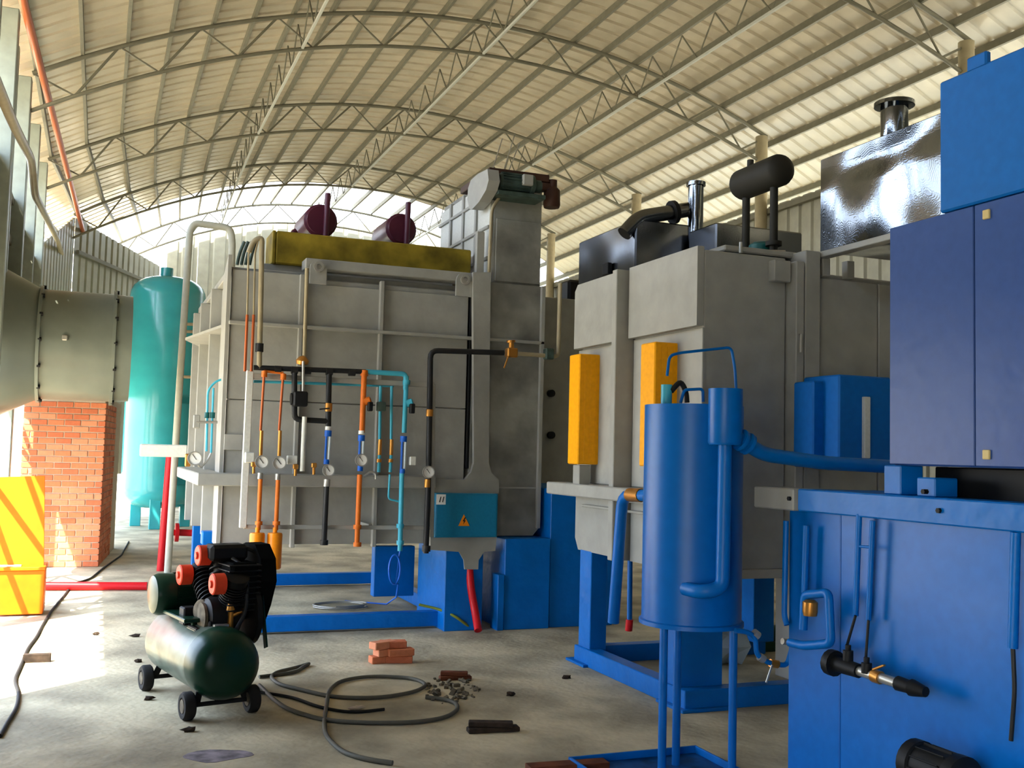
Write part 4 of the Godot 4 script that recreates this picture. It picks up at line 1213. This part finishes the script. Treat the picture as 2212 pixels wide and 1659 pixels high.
	blob(st, l0 + Vector3(0.12, 0.14, -0.1), Vector3(0.2, 0.17, 0.12), 7, 0.3)
	solo("plastic_sack", st, M.glass_tube, "crumpled pale blue plastic sack inside the blue bottom frame", "sack")
	# motor at the foot of the panel
	var mo := thing("floor_motor", "dark round motor at the foot of the glossy blue panel", "motor", xp(2030, 1655, 2.92))
	var mc := xp(2035, 1668, 2.92)
	st = S()
	lathe(st, mc + Vector3(0, 0, -0.16), Vector3(0, 0, 1), [[0.0, 0.0], [0.07, 0.0], [0.085, 0.015], [0.085, 0.06], [0.075, 0.065], [0.075, 0.22], [0.085, 0.225], [0.085, 0.27], [0.07, 0.28], [0.0, 0.28]], 22)
	part(mo, "housing", st, M.black)
	for k2 in 12:
		var an := TAU * k2 / 12.0
		var e := Vector3(cos(an), sin(an), 0)
		st = S()
		bar(st, mc + e * 0.078 + Vector3(0, 0, -0.09), mc + e * 0.078 + Vector3(0, 0, 0.05), 0.005, 0.012, e, 0.001)
		part(mo, "fin", st, M.black)
	pbox(mo, "stand", Vector3(mc.x - 0.06, 0, mc.z - 0.1), Vector3(mc.x + 0.06, mc.y - 0.07, mc.z + 0.08), M.black)

# ---------------------------------------------------------------- left side
func build_left_side():
	# brick block: courses of single bricks around a mortar core
	var n0 := fp(212, 1225)
	var n1 := fp(262, 1168)
	var dz := Vector3(n1.x - n0.x, 0, n1.z - n0.z)
	var side_len := 2.6
	dz = dz.normalized()
	var dx := Vector3(dz.z, 0, -dz.x)                     # along the front, leaving the near corner
	if dx.x > 0: dx = -dx
	var width := 0.98
	var height := 2.2
	var bw := thing("brick_pier", "orange brick pier carrying the big grey duct", "brick pier", n0 + dx * width / 2 + dz * side_len / 2)
	var st := S()
	var bs := Transform3D(Basis(dx, Vector3.UP, dz), n0)
	box(st, Vector3(0.012, 0, 0.012), Vector3(width - 0.012, height, side_len - 0.012), 0.004, bs)
	part(bw, "mortar_core", st, M.mortar)
	var ch := 0.0786
	var bl := 0.2
	var mats := [M.brick_a, M.brick_b, M.brick_c]
	var meshes := {}
	for row in int(height / ch):
		var off := -bl / 2 if row % 2 else 0.0
		for face in 2:
			var len_ := width if face == 0 else minf(side_len, 1.6)
			var s := off
			while s < len_ - 0.02:
				var a := maxf(s, 0.0)
				var b := minf(s + bl - 0.012, len_)
				s += bl
				if b - a < 0.03: continue
				var key := "%d_%.3f" % [face, b - a]
				if not meshes.has(key):
					st = S()
					if face == 0: box(st, Vector3(0, 0, 0), Vector3(b - a, ch - 0.013, 0.05), 0.004, Transform3D(Basis(dx, Vector3.UP, dz), Vector3.ZERO))
					else: box(st, Vector3(0, 0, 0), Vector3(0.05, ch - 0.013, b - a), 0.004, Transform3D(Basis(dx, Vector3.UP, dz), Vector3.ZERO))
					st.generate_normals()
					meshes[key] = st.commit()
				var m := MeshInstance3D.new()
				m.mesh = meshes[key]
				m.material_override = mats[rng.randi() % 3]
				m.name = "brick"
				bw.add_child(m, true)
				var q := rng.randf_range(-0.003, 0.005)
				if face == 0: m.position = n0 + dx * a + Vector3(0, row * ch + 0.006, 0) - dz * q - bw.position
				else: m.position = n0 + dz * (a + 0.055) + Vector3(0, row * ch + 0.006, 0) - dx * q - bw.position
	# the duct
	var zd := -13.25
	var cy := zp(170, 748, zd)
	var r := absf(zp(170, 632, zd).y - zp(170, 866, zd).y) / 2
	var d := thing("air_duct", "big grey sheet metal duct with a cone resting on the brick pier", "duct", Vector3(-0.2, cy.y - r, zd))
	var xa := zp(88, 748, zd).x
	var xb := zp(245, 748, zd).x
	var xc := zp(282, 748, zd).x
	st = S()
	lathe(st, Vector3(xa, cy.y, zd), Vector3.RIGHT, [[r, 0.0], [r, xb - xa - 0.01], [r - 0.01, xb - xa - 0.01], [r - 0.01, 0.0]], 40)
	part(d, "straight_section", st, M.duct)
	st = S()
	lathe(st, Vector3(xb, cy.y, zd), Vector3.RIGHT, [[r, 0.0], [r - 0.01, xc - xb], [0.0, xc - xb]], 40)
	part(d, "end_section", st, M.duct)
	st = S()
	lathe(st, Vector3(xa, cy.y, zd), Vector3.LEFT, [[r, 0.0], [r + 0.26, xa + 1.19], [r + 0.25, xa + 1.19], [r - 0.01, 0.0]], 40)
	part(d, "cone", st, M.duct)
	for x in [xa, xb]:
		st = S()
		lathe(st, Vector3(x - 0.02, cy.y, zd), Vector3.RIGHT, [[r, 0.0], [r + 0.045, 0.0], [r + 0.045, 0.035], [r, 0.035]], 40)
		var fl := part(d, "flange", st, M.duct)
		for k in 14:
			var an := TAU * (k + 0.5) / 14.0
			var bp := Vector3(x + 0.015, cy.y + cos(an) * (r + 0.025), zd + sin(an) * (r + 0.025))
			st = S()
			cyl(st, bp - Vector3(0.015, 0, 0), bp + Vector3(0.022, 0, 0), 0.024, -1.0, 6)
			part(fl, "bolt", st, M.black)
	var hn := zp(140, 730, zd + r)
	pbox(d, "handle", hn + Vector3(-0.03, -0.03, -0.02), hn + Vector3(0.03, 0.03, 0.05), M.steel, 0.01)

	# orange sheet metal unit
	var o := thing("orange_guard", "orange sheet metal guard in front of the brick pier", "guard", fp(50, 1330))
	var oz := fp(95, 1330).z
	zbox(o, "base_box", [-8, 1232, 95, 1328], oz, 0.35, M.panel_orange, 0.008)
	var q0 := zp(95, 1226, oz - 0.12)
	var q1 := zp(88, 1030, oz - 0.2)
	st = S()
	var xl := zp(-8, 1130, oz - 0.16).x
	bar(st, Vector3((xl + q0.x) / 2, q0.y, q0.z), Vector3((xl + q1.x) / 2, q1.y, q1.z), absf(q0.x - xl), 0.012, Vector3(0, 0, 1), 0.004)
	part(o, "leaning_sheet", st, M.panel_orange)
	zbox(o, "lip", [-8, 1226, 98, 1233], oz + 0.02, 0.4, M.panel_orange, 0.004)
	var pr := zrect(-5, 1212, 46, 1219, oz - 0.05)
	st = S()
	box(st, Vector3(pr[0].x, q0.y + 0.0, oz - 0.25), Vector3(pr[1].x, q0.y + 0.03, oz - 0.08), 0.003)
	solo("folded_paper", st, M.white, "folded white paper lying on the orange guard's lip", "paper")

	# rusty orange pipe under the eave and the beige pipe beside the columns
	st = S()
	tube(st, PackedVector3Array([Vector3(-0.95, 6.0, 2.0), Vector3(-0.92, 6.0, -11.3), Vector3(-0.48, 6.0, -29.0 + 4.2)]), 0.045, 0, 10)
	solo("eave_pipe", st, M.copper, "long rusty orange pipe running under the eave", "pipe")
	st = S()
	tube(st, PackedVector3Array([xp(-20, 150, -0.85), xp(30, 270, -0.85), xp(68, 345, -0.85), xp(75, 420, -0.85), xp(125, 520, -0.85), xp(155, 620, -0.85)]), 0.045, 0.3, 10)
	solo("sloping_pipe", st, M.beige_pipe, "beige pipe sloping down past the side columns", "pipe")
	st = S()
	lathe(st, xp(182, 590, -0.5), Vector3(1, -0.2, 0.5), [[0.0, 0.0], [0.1, 0.02], [0.16, 0.1], [0.17, 0.14], [0.0, 0.16]], 16)
	solo("lamp_bowl", st, M.white, "white bowl lamp hanging by the end of the rusty pipe", "lamp")

	# turquoise pressure vessel
	var zv := -21.4
	var v0 := zp(270, 850, zv)
	var v1 := zp(436, 850, zv)
	var vx := (v0.x + v1.x) / 2
	var vr := (v1.x - v0.x) / 2
	var yb := zp(345, 1098, zv).y
	var yt := zp(345, 598, zv).y
	var v := thing("pressure_vessel", "tall turquoise pressure vessel with domed ends standing on legs", "pressure vessel", Vector3(vx, 0, zv))
	st = S()
	var prof := [[0.0, 0.0]]
	for k in 7:
		var a := PI / 2 * k / 6.0
		prof.append([vr * pow(sin(a), 0.62), 0.4 * (1 - cos(a))])
	for k in 7:
		var a := PI / 2 * k / 6.0
		prof.append([vr * pow(maxf(cos(a), 0.0), 0.62), yt - yb - 0.4 + 0.4 * sin(a)])
	lathe(st, Vector3(vx, yb, zv), Vector3.UP, prof, 40)
	part(v, "shell", st, M.teal)
	for k in 3:
		var a := deg_to_rad(100.0 + 120.0 * k)
		var p := Vector3(vx + cos(a) * vr * 0.75, 0, zv + sin(a) * vr * 0.75)
		pbox(v, "leg", p + Vector3(-0.1, 0, -0.1), p + Vector3(0.1, yb + 0.35, 0.1), M.teal, 0.01)
	pcyl(v, "top_nozzle", Vector3(vx - 0.05, yt - 0.02, zv), Vector3(vx - 0.05, yt + 0.18, zv), 0.12, M.teal, 14)
	pcyl(v, "side_nozzle", Vector3(vx - vr + 0.02, 2.6, zv), Vector3(vx - vr - 0.14, 2.6, zv), 0.09, M.teal, 12)
	for y in [2.45, 1.45, 0.9]:
		var b := Vector3(vx + 0.38, y, zv + vr - 0.02)
		pbox(v, "name_plate", b + Vector3(-0.12, -0.06, -0.08), b + Vector3(0.12, 0.06, 0.0), M.motor_teal, 0.006)

	# hooped pole with red stand pipe, red floor pipe
	var pole := thing("hoop_pole", "tall pale pipe bent over at the top beside the turquoise vessel", "pole", fp(362, 1238))
	var zz := fp(362, 1238).z
	var pb := Vector3(zp(366, 1150, zz).x, 0, zz)
	var ptop := zp(410, 500, zz)
	ptube(pole, "pipe", PackedVector3Array([pb, zp(388, 830, zz), ptop, zp(420, 482, zz), zp(497, 492, zz), zp(502, 520, zz), zp(500, 585, zz)]), 0.045, M.pole, 0.12)
	for q in [700, 716, 814]: ptube(pole, "rung", PackedVector3Array([zp(396, q, zz), zp(430, q + 1, zz)]), 0.02, M.beige_pipe, 0)
	var rp := thing("red_standpipe", "red standpipe with a flanged branch beside the pale pole", "pipe", Vector3(pb.x - 0.1, 0, zz - 0.25))
	ptube(rp, "riser", PackedVector3Array([Vector3(pb.x - 0.07, 0.0, zz - 0.25), Vector3(pb.x - 0.02, 1.5, zz - 0.25)]), 0.05, M.red, 0)
	ptube(rp, "branch", zs([[384, 1150], [432, 1152]], zz - 0.3), 0.045, M.red, 0)
	pcyl(rp, "flange", zp(378, 1150, zz - 0.3), zp(386, 1150, zz - 0.3), 0.12, M.red, 14)
	ptube(rp, "inlet", PackedVector3Array([zp(384, 1150, zz - 0.3), Vector3(pb.x - 0.03, zp(384, 1150, zz - 0.3).y, zz - 0.25)]), 0.04, M.red, 0)
	st = S()
	tube(st, PackedVector3Array([fp(96, 1266, 0.05), fp(318, 1266, 0.05)]), 0.045, 0, 10)
	solo("red_floor_pipe", st, M.red, "red pipe lying across the sunlit floor by the brick pier", "pipe")
	var vb := zp(448, 1162, -9.6)
	st = S()
	box(st, vb + Vector3(-0.05, -0.06, -0.1), vb + Vector3(0.09, 0.06, 0.05), 0.01)
	solo("blue_valve_box", st, M.blue, "small blue box under the furnace corner behind the compressor", "box")

	# ladder of thin pipe ends on the furnace roof
	var lr := thing("roof_pipes", "cluster of thin bent pipes standing on the furnace top", "pipes", zp(535, 575, -10.2))
	for k in 4: ptube(lr, "bent_pipe", zs([[512 + k * 9, 572], [518 + k * 9, 545], [528 + k * 8, 522]], -10.2 - k * 0.1), 0.016, M.motor_green, 0.05)

# ---------------------------------------------------------------- compressor
func build_compressor():
	var base := Vector3(0.652, 0, -6.90)
	var t := thing("air_compressor", "dirty dark green piston air compressor with three red intake filters", "air compressor", base)
	t.rotation.y = 0.227
	var inv := t.transform.affine_inverse()
	var st := S()
	var ty := 0.305
	var tr := 0.208
	st = S()
	lathe(st, Vector3(0, ty, -0.5), Vector3(0, 0, 1), [[0.0, -0.09], [tr * 0.5, -0.078], [tr * 0.85, -0.04], [tr, 0.02], [tr, 0.86]], 36)
	part(t, "tank", st, M.tank_dusty, "dusty grey green tank", true)
	st = S()
	lathe(st, Vector3(0, ty, 0.36), Vector3(0, 0, 1), [[tr + 0.003, -0.01], [tr + 0.003, 0.08], [tr * 0.93, 0.15], [tr * 0.7, 0.195], [tr * 0.35, 0.215], [0.0, 0.22]], 36)
	part(t, "front_dome", st, M.green_dark, "glossy dark green tank end", true)
	for q in [[-0.2, 0.43], [-0.2, -0.43], [0.19, 0.43], [0.19, -0.43]]:
		st = S()
		lathe(st, Vector3(q[0] - 0.03, 0.082, q[1]), Vector3.RIGHT, [[0.0, 0.0], [0.045, 0.0], [0.05, -0.006], [0.072, -0.006], [0.082, 0.006], [0.082, 0.05], [0.072, 0.06], [0.0, 0.058]], 22)
		var w := part(t, "wheel", st, M.rubber, "", true)
		st = S()
		lathe(st, Vector3(q[0] - 0.036, 0.082, q[1]), Vector3.RIGHT, [[0.0, -0.004], [0.04, 0.0], [0.04, 0.01]], 14)
		part(w, "hub", st, M.dust, "", true)
	for z in [0.43, -0.43]:
		st = S()
		cyl(st, Vector3(-0.2, 0.082, z), Vector3(0.19, 0.082, z), 0.014, 0.014, 8)
		part(t, "axle", st, M.rubber, "", true)
		for x in [-0.15, 0.15]:
			st = S()
			bar(st, Vector3(x, 0.08, z), Vector3(x * 0.75, 0.2, z - signf(z) * 0.04), 0.04, 0.012, Vector3(0, 0, 1))
			part(t, "wheel_bracket", st, M.rubber, "", true)
	# deck
	st = S()
	box(st, Vector3(-0.17, 0.52, -0.46), Vector3(0.24, 0.545, 0.2), 0.005)
	box(st, Vector3(-0.1, 0.45, -0.42), Vector3(0.1, 0.525, -0.38), 0.004)
	box(st, Vector3(-0.1, 0.45, 0.1), Vector3(0.1, 0.525, 0.14), 0.004)
	part(t, "deck", st, M.green_dark, "", true)
	# motor
	var mc := inv * zp(330, 1284, -7.18)
	st = S()
	lathe(st, mc, Vector3.RIGHT, [[0.0, -0.01], [0.09, -0.01], [0.12, 0.0], [0.135, 0.03], [0.135, 0.12], [0.128, 0.125], [0.128, 0.3], [0.1, 0.33], [0.025, 0.34], [0.025, 0.4], [0.0, 0.4]], 28)
	var mo := part(t, "motor", st, M.green_dark, "dark green electric motor", true)
	st = S()
	for k in 22:
		var a := TAU * k / 22.0
		var e := Vector3(0, cos(a), sin(a))
		bar(st, mc + e * 0.13 + Vector3(0.13, 0, 0), mc + e * 0.13 + Vector3(0.3, 0, 0), 0.006, 0.014, e, 0.001)
	part(mo, "fins", st, M.green_dark, "", true)
	st = S()
	box(st, Vector3(mc.x + 0.1, 0.54, mc.z - 0.11), Vector3(mc.x + 0.28, mc.y - 0.12, mc.z + 0.11), 0.005)
	part(mo, "motor_foot", st, M.green_dark, "", true)
	# pump: crankcase with three finned cylinders, each with a red filter at its head
	var cc := inv * zp(470, 1330, -6.72)
	cc.x = 0.03
	st = S()
	lathe(st, cc - Vector3(0.08, 0, 0), Vector3.RIGHT, [[0.0, 0.0], [0.08, 0.0], [0.11, 0.02], [0.115, 0.06], [0.115, 0.2], [0.08, 0.22], [0.03, 0.22], [0.03, 0.3], [0.0, 0.3]], 26)
	box(st, Vector3(cc.x - 0.08, 0.54, cc.z - 0.11), Vector3(cc.x + 0.12, cc.y - 0.05, cc.z + 0.11), 0.008)
	part(t, "crankcase", st, M.black, "", true)
	st = S()
	lathe(st, cc - Vector3(0.09, 0, 0), Vector3.LEFT, [[0.085, -0.01], [0.085, 0.008], [0.07, 0.012], [0.0, 0.016]], 20)
	part(t, "crankcase_cover", st, M.dust, "", true)
	var heads := [[386, 1242, -6.98], [426, 1200, -6.84], [457, 1262, -6.58]]
	for q in heads:
		var f := inv * zp(q[0], q[1], q[2])
		var top := f + Vector3(0.15, 0.0, 0)
		var d: Vector3 = (top - cc)
		d.x = 0
		d = d.normalized()
		var b := Vector3(top.x, cc.y, cc.z) + d * 0.08
		var ln := maxf(0.12, (top - b).length())
		st = S()
		var prof := [[0.0, 0.0], [0.05, 0.0]]
		for k in 9:
			var h := ln * (k + 0.5) / 9.0
			prof.append([0.052, h - 0.006]); prof.append([0.078, h - 0.005]); prof.append([0.078, h + 0.002]); prof.append([0.052, h + 0.003])
		prof.append([0.07, ln]); prof.append([0.075, ln + 0.05]); prof.append([0.0, ln + 0.06])
		lathe(st, b, d, prof, 16)
		part(t, "cylinder", st, M.black, "black finned cylinder", true)
		st = S()
		lathe(st, f, Vector3.RIGHT, [[0.0, -0.012], [0.02, -0.012], [0.024, 0.0], [0.058, 0.0], [0.064, 0.006], [0.064, 0.075], [0.058, 0.08], [0.018, 0.082], [0.018, 0.16], [0.0, 0.16]], 24)
		part(t, "intake_filter", st, M.red_cap, "round red intake filter", true)
	# discharge pipes and cooler
	var p0 := inv * zp(470, 1190, -6.8)
	st = S()
	box(st, p0 + Vector3(-0.06, -0.06, -0.1), p0 + Vector3(0.18, 0.04, 0.06), 0.02)
	part(t, "cylinder_head", st, M.black, "", true)
	st = S()
	tube(st, PackedVector3Array([p0 + Vector3(0.15, 0.02, 0), p0 + Vector3(0.22, 0.0, 0.02), p0 + Vector3(0.3, -0.06, 0.05), p0 + Vector3(0.3, -0.3, 0.1)]), 0.014, 0.06, 8)
	part(t, "discharge_pipe", st, M.black, "", true)
	var co := inv * zp(520, 1262, -6.72)
	st = S()
	box(st, co + Vector3(-0.1, -0.16, -0.1), co + Vector3(0.08, 0.14, 0.1), 0.02)
	var ib := part(t, "intercooler", st, M.guard_black, "", true)
	st = S()
	for k in 9: box(st, co + Vector3(-0.115, -0.15 + k * 0.034, -0.112), co + Vector3(0.09, -0.142 + k * 0.034, 0.112), 0.002)
	part(ib, "fins", st, M.black, "", true)
	# belt guard with flywheel
	var gp := PackedVector2Array()
	for q in [[0.22, 0.2], [0.3, 0.36], [0.27, 0.5], [0.16, 0.58], [0.0, 0.58], [-0.3, 0.5], [-0.44, 0.42], [-0.48, 0.3], [-0.44, 0.16], [-0.3, 0.08], [0.1, 0.04]]: gp.append(Vector2(q[0], q[1] + 0.4))
	st = S()
	prism(st, gp, Vector3(0.27, 0, 0), Vector3(0, 0, 1), Vector3(0, 1, 0), Vector3(0.1, 0, 0))
	part(t, "belt_guard", st, M.guard_black, "black belt guard", true)
	st = S()
	lathe(st, Vector3(0.2, cc.y, cc.z), Vector3.RIGHT, [[0.0, 0.0], [0.03, 0.0], [0.03, 0.02], [0.17, 0.02], [0.185, 0.03], [0.185, 0.06], [0.0, 0.065]], 26)
	part(t, "flywheel", st, M.black, "", true)
	st = S()
	bar(st, Vector3(0.3, 0.36, 0.34), Vector3(0.3, 0.7, 0.22), 0.05, 0.01, Vector3(1, 0, 0))
	part(t, "guard_bracket", st, M.green_dark, "", true)
	st = S()
	bar(st, Vector3(0.3, 0.42, -0.35), Vector3(0.3, 0.75, -0.35), 0.05, 0.01, Vector3(1, 0, 0))
	part(t, "guard_bracket", st, M.green_dark, "", true)
	# pressure switch, gauge, plate, safety valve
	var sw := inv * zp(432, 1318, -6.75)
	st = S()
	lathe(st, sw, Vector3(-1, 0.1, 0.3).normalized(), [[0.06, -0.04], [0.066, -0.035], [0.066, 0.0], [0.055, 0.012], [0.0, 0.014]], 20)
	var gs := part(t, "pressure_gauge", st, M.dust, "", true)
	st = S()
	cyl(st, sw + Vector3(0.02, -0.04, 0), Vector3(sw.x + 0.02, 0.5, sw.z), 0.012, 0.012, 8)
	part(gs, "gauge_pipe", st, M.brass, "", true)
	var pl := inv * zp(420, 1374, -6.72)
	st = S()
	box(st, pl + Vector3(-0.02, -0.075, -0.085), pl + Vector3(0.05, 0.06, 0.085), 0.006)
	var psw := part(t, "pressure_switch", st, M.black, "", true)
	st = S()
	box(st, pl + Vector3(-0.026, -0.065, -0.075), pl + Vector3(-0.02, 0.045, 0.075), 0.002)
	part(psw, "yellow_label", st, M.beige_pipe, "faded yellow label", true)
	var ct := inv * zp(402, 1328, -6.85)
	st = S()
	box(st, ct + Vector3(-0.03, -0.06, -0.05), ct + Vector3(0.06, 0.05, 0.05), 0.008)
	part(t, "starter_box", st, M.black, "", true)
	st = S()
	cyl(st, Vector3(0.08, 0.48, 0.3), Vector3(0.08, 0.6, 0.3), 0.02, 0.02, 10)
	cyl(st, Vector3(0.08, 0.6, 0.3), Vector3(0.08, 0.64, 0.3), 0.03, 0.022, 10)
	cyl(st, Vector3(0.08, 0.56, 0.3), Vector3(0.16, 0.6, 0.32), 0.014, 0.014, 8)
	part(t, "safety_valve", st, M.brass, "", true)
	st = S()
	tube(st, PackedVector3Array([Vector3(0.12, 0.9, 0.18), Vector3(0.18, 0.84, 0.3), Vector3(0.16, 0.58, 0.34), Vector3(0.1, 0.48, 0.34)]), 0.013, 0.06, 8)
	part(t, "copper_pipe", st, M.black_pipe, "", true)
	st = S()
	box(st, Vector3(-0.03, 0.505, 0.24), Vector3(0.06, 0.522, 0.34), 0.003)
	part(t, "tank_plate", st, M.steel, "", true)

# ---------------------------------------------------------------- things on the floor
func build_floor_items():
	var st := S()
	var hose := [[560, 1462], [640, 1452], [655, 1440], [672, 1432], [640, 1442], [596, 1452], [584, 1462], [600, 1478], [660, 1492], [720, 1506], [820, 1508], [900, 1494], [925, 1478], [890, 1464], [800, 1460], [735, 1470], [710, 1490], [706, 1520], [700, 1555], [702, 1590], [740, 1625], [790, 1640], [848, 1648]]
	tube(st, bent(fs(hose, 0.014), 0.25, 5), 0.013, 0, 7)
	solo("air_hose", st, M.hose_grey, "long grey rubber hose winding over the floor from the compressor", "hose")
	st = S()
	tube(st, bent(fs([[560, 1480], [590, 1510], [620, 1532], [700, 1556], [800, 1562], [900, 1560], [965, 1550], [990, 1532], [985, 1518], [960, 1510], [920, 1506]], 0.014), 0.25, 5), 0.013, 0, 7)
	solo("air_hose", st, M.hose_grey, "grey rubber hose in one wide loop ending by the rubble heap", "hose")
	st = S()
	tube(st, bent(fs([[560, 1495], [630, 1505], [690, 1528], [760, 1540], [830, 1532]], 0.012), 0.2, 5), 0.01, 0, 7)
	solo("thin_wire", st, M.rubber, "short dark wire lying inside the hose loop", "wire")
	# long cable on the sunlit side
	st = S()
	var cab := [[0, 1590], [16, 1560], [36, 1530], [42, 1498], [30, 1470], [46, 1436], [60, 1400], [78, 1378], [92, 1350], [112, 1318], [140, 1285], [156, 1262], [196, 1250], [222, 1228], [262, 1200], [278, 1170]]
	tube(st, bent(fs(cab, 0.012), 0.2, 4), 0.012, 0, 7)
	solo("power_cable", st, M.rubber, "dark twisted power cable snaking past the orange guard to the brick pier", "cable")
	# wire coil on the floor behind the base beam
	st = S()
	var cp := PackedVector3Array()
	var cc := fp(735, 1312)
	for k in 40:
		var a := TAU * 2.3 * k / 39.0
		cp.append(cc + Vector3(cos(a) * (0.26 + 0.02 * sin(k)), 0.01 + 0.0007 * k, sin(a) * 0.2))
	tube(st, cp, 0.008, 0, 6)
	solo("wire_coil", st, M.steel, "pale wire coiled on the floor inside the blue base frame", "wire")
	# red bricks
	var b0 := fp(846, 1430)
	var lay := [[-0.07, 0.0, 0.0, 0.1], [0.05, 0.0, 0.03, -0.25], [-0.04, 0.055, 0.01, 0.3], [0.05, 0.055, 0.05, 0.05], [0.0, 0.11, 0.02, -0.12], [-0.08, 0.11, 0.03, 0.4]]
	var says := ["chipped red brick at the foot of the small brick heap, under two others", "red brick at the foot of the small brick heap, turned askew", "red brick in the middle layer of the small heap, lying crosswise", "red brick in the middle layer of the small heap, laid square", "red brick on top of the small floor heap, lying flat", "red brick on top of the small floor heap, turned the most"]
	for i in lay.size():
		var q: Array = lay[i]
		st = S()
		var xf := Transform3D(Basis(Vector3.UP, q[3]), b0 + Vector3(q[0], q[1] + 0.0005 * i, q[2]))
		box(st, Vector3(-0.1, 0, -0.045), Vector3(0.1, 0.053, 0.045), 0.005, xf)
		solo("loose_brick", st, [M.brick_a, M.brick_b, M.brick_c][i % 3], says[i], "brick", "loose bricks on the floor")
	# rubble heap and scraps
	st = S()
	for k in 80:
		var a := rng.randf() * TAU
		var rr := sqrt(rng.randf())
		var c := fp(975 + cos(a) * rr * 62, 1492 + sin(a) * rr * 30)
		var s := rng.randf_range(0.008, 0.028) * (1.3 - 0.7 * rr)
		box(st, Vector3(-s, -s * 0.3, -s * 0.6), Vector3(s, s * 0.5, s * 0.6), 0.003, Transform3D(Basis(Vector3(rng.randf() - 0.5, 1, rng.randf() - 0.5).normalized(), rng.randf() * 6.0), c + Vector3(0, s * 0.35, 0)))
	var rb := solo("rubble", st, M.dust, "scattered heap of grey rubble and scrap on the floor", "rubble")
	rb.set_meta("kind", "stuff")
	for q in [[1068, 1580, 0.16, 0.035, "M"], [985, 1468, 0.12, 0.03, "B"]]:
		st = S()
		var c := fp(q[0], q[1])
		for k in 2: box(st, Vector3(-q[2], 0, -q[3]), Vector3(q[2] * (0.9 - 0.3 * k), 0.028, q[3]), 0.005, Transform3D(Basis(Vector3.UP, -0.1 - 0.25 * k), c + Vector3(0.01 * k, 0.028 * k, 0)))
		solo("wood_offcut" if q[4] == "M" else "scrap_piece", st, M.wood_dark if q[4] == "M" else M.rust, "dark broken piece of timber alone on the open floor" if q[4] == "M" else "rusty flat scrap lying across the rubble heap", "scrap")
	var scraps := [[297, 1431, "dark crumpled scrap beside the compressor's rear wheel"], [408, 1580, "dark flat chip in front of the compressor's front wheel"], [322, 1512, "small dark clod between the compressor's wheels"], [208, 1372, "small dark scrap on the sunlit floor by the cable"], [292, 1376, "small dark scrap behind the compressor's tank end"], [1102, 1503, "grey lump beside the rubble heap"], [1225, 1466, "thin grey sliver near the blue bottom frame"], [770, 1533, "pale chip lying inside the hose loop"]]
	for i in scraps.size():
		st = S()
		blob(st, fp(scraps[i][0], scraps[i][1]) + Vector3(0, 0.012, 0), Vector3(rng.randf_range(0.025, 0.05), 0.015, 0.02), 30 + i, 0.35)
		solo("scrap_piece", st, M.mortar if i == 7 else M.wood_dark, scraps[i][2], "scrap", "small scraps on the floor")
	st = S()
	var sp := PackedVector2Array()
	var c0 := fp(472, 1632)
	for k in 18:
		var an := TAU * k / 18.0
		sp.append(Vector2(cos(an) * (0.17 + 0.025 * sin(k * 0.7)), sin(an) * (0.11 + 0.02 * cos(k * 1.05))))
	prism(st, sp, c0, Vector3(1, 0, 0), Vector3(0, 0, 1), Vector3(0, 0.0015, 0))
	solo("paint_spill", st, M.spill, "faded purple paint spill dried on the concrete floor", "paint spill")
	# long timber on the floor by the tray
	st = S()
	bar(st, fp(1140, 1662, 0.02), fp(1310, 1650, 0.02), 0.09, 0.04)
	solo("floor_timber", st, M.rust, "brown timber lying beside the blue drip tray", "timber")
	st = S()
	bar(st, fp(50, 1422, 0.03), fp(110, 1420, 0.03), 0.05, 0.06)
	solo("timber_block", st, M.wood_dark, "short brown wooden block beside the power cable", "wood block")

func _ready():
	rng.seed = 77
	aim()
	# camera
	var cam := Camera3D.new()
	cam.name = "camera"
	add_child(cam)
	cam.fov = rad_to_deg(2.0 * atan(829.5 / F))
	cam.near = 0.05
	cam.far = 300
	cam.transform = Transform3D(Basis(RT, UP, -FW), EYE)
	cam.current = true
	# sky, sun, exposure
	var we := WorldEnvironment.new()
	we.name = "world_environment"
	var env := Environment.new()
	var sky := Sky.new()
	var sm := ProceduralSkyMaterial.new()
	sm.sky_top_color = Color(0.78, 0.87, 1.0)
	sm.sky_horizon_color = Color(0.96, 0.98, 1.0)
	sm.ground_bottom_color = Color(0.5, 0.47, 0.4)
	sm.ground_horizon_color = Color(0.8, 0.78, 0.72)
	sm.sky_energy_multiplier = 1.0
	sky.sky_material = sm
	env.background_mode = Environment.BG_SKY
	env.sky = sky
	env.background_energy_multiplier = 4.2
	env.tonemap_mode = Environment.TONE_MAPPER_LINEAR
	env.tonemap_exposure = 2.7
	env.sdfgi_enabled = true
	env.ssao_enabled = true
	env.ssil_enabled = true
	we.environment = env
	add_child(we)
	var sun := DirectionalLight3D.new()
	sun.name = "sun"
	sun.light_energy = 4.5
	sun.light_color = Color(1.0, 0.95, 0.86)
	sun.light_angular_distance = 0.6
	sun.shadow_enabled = true
	add_child(sun)
	sun.look_at_from_position(Vector3.ZERO, Vector3(0.42, -0.82, -0.38))
	make_materials()
	build_hall()
	build_furnace()
	build_second_furnace()
	build_tank()
	build_blue_machine()
	build_left_side()
	build_compressor()
	build_floor_items()
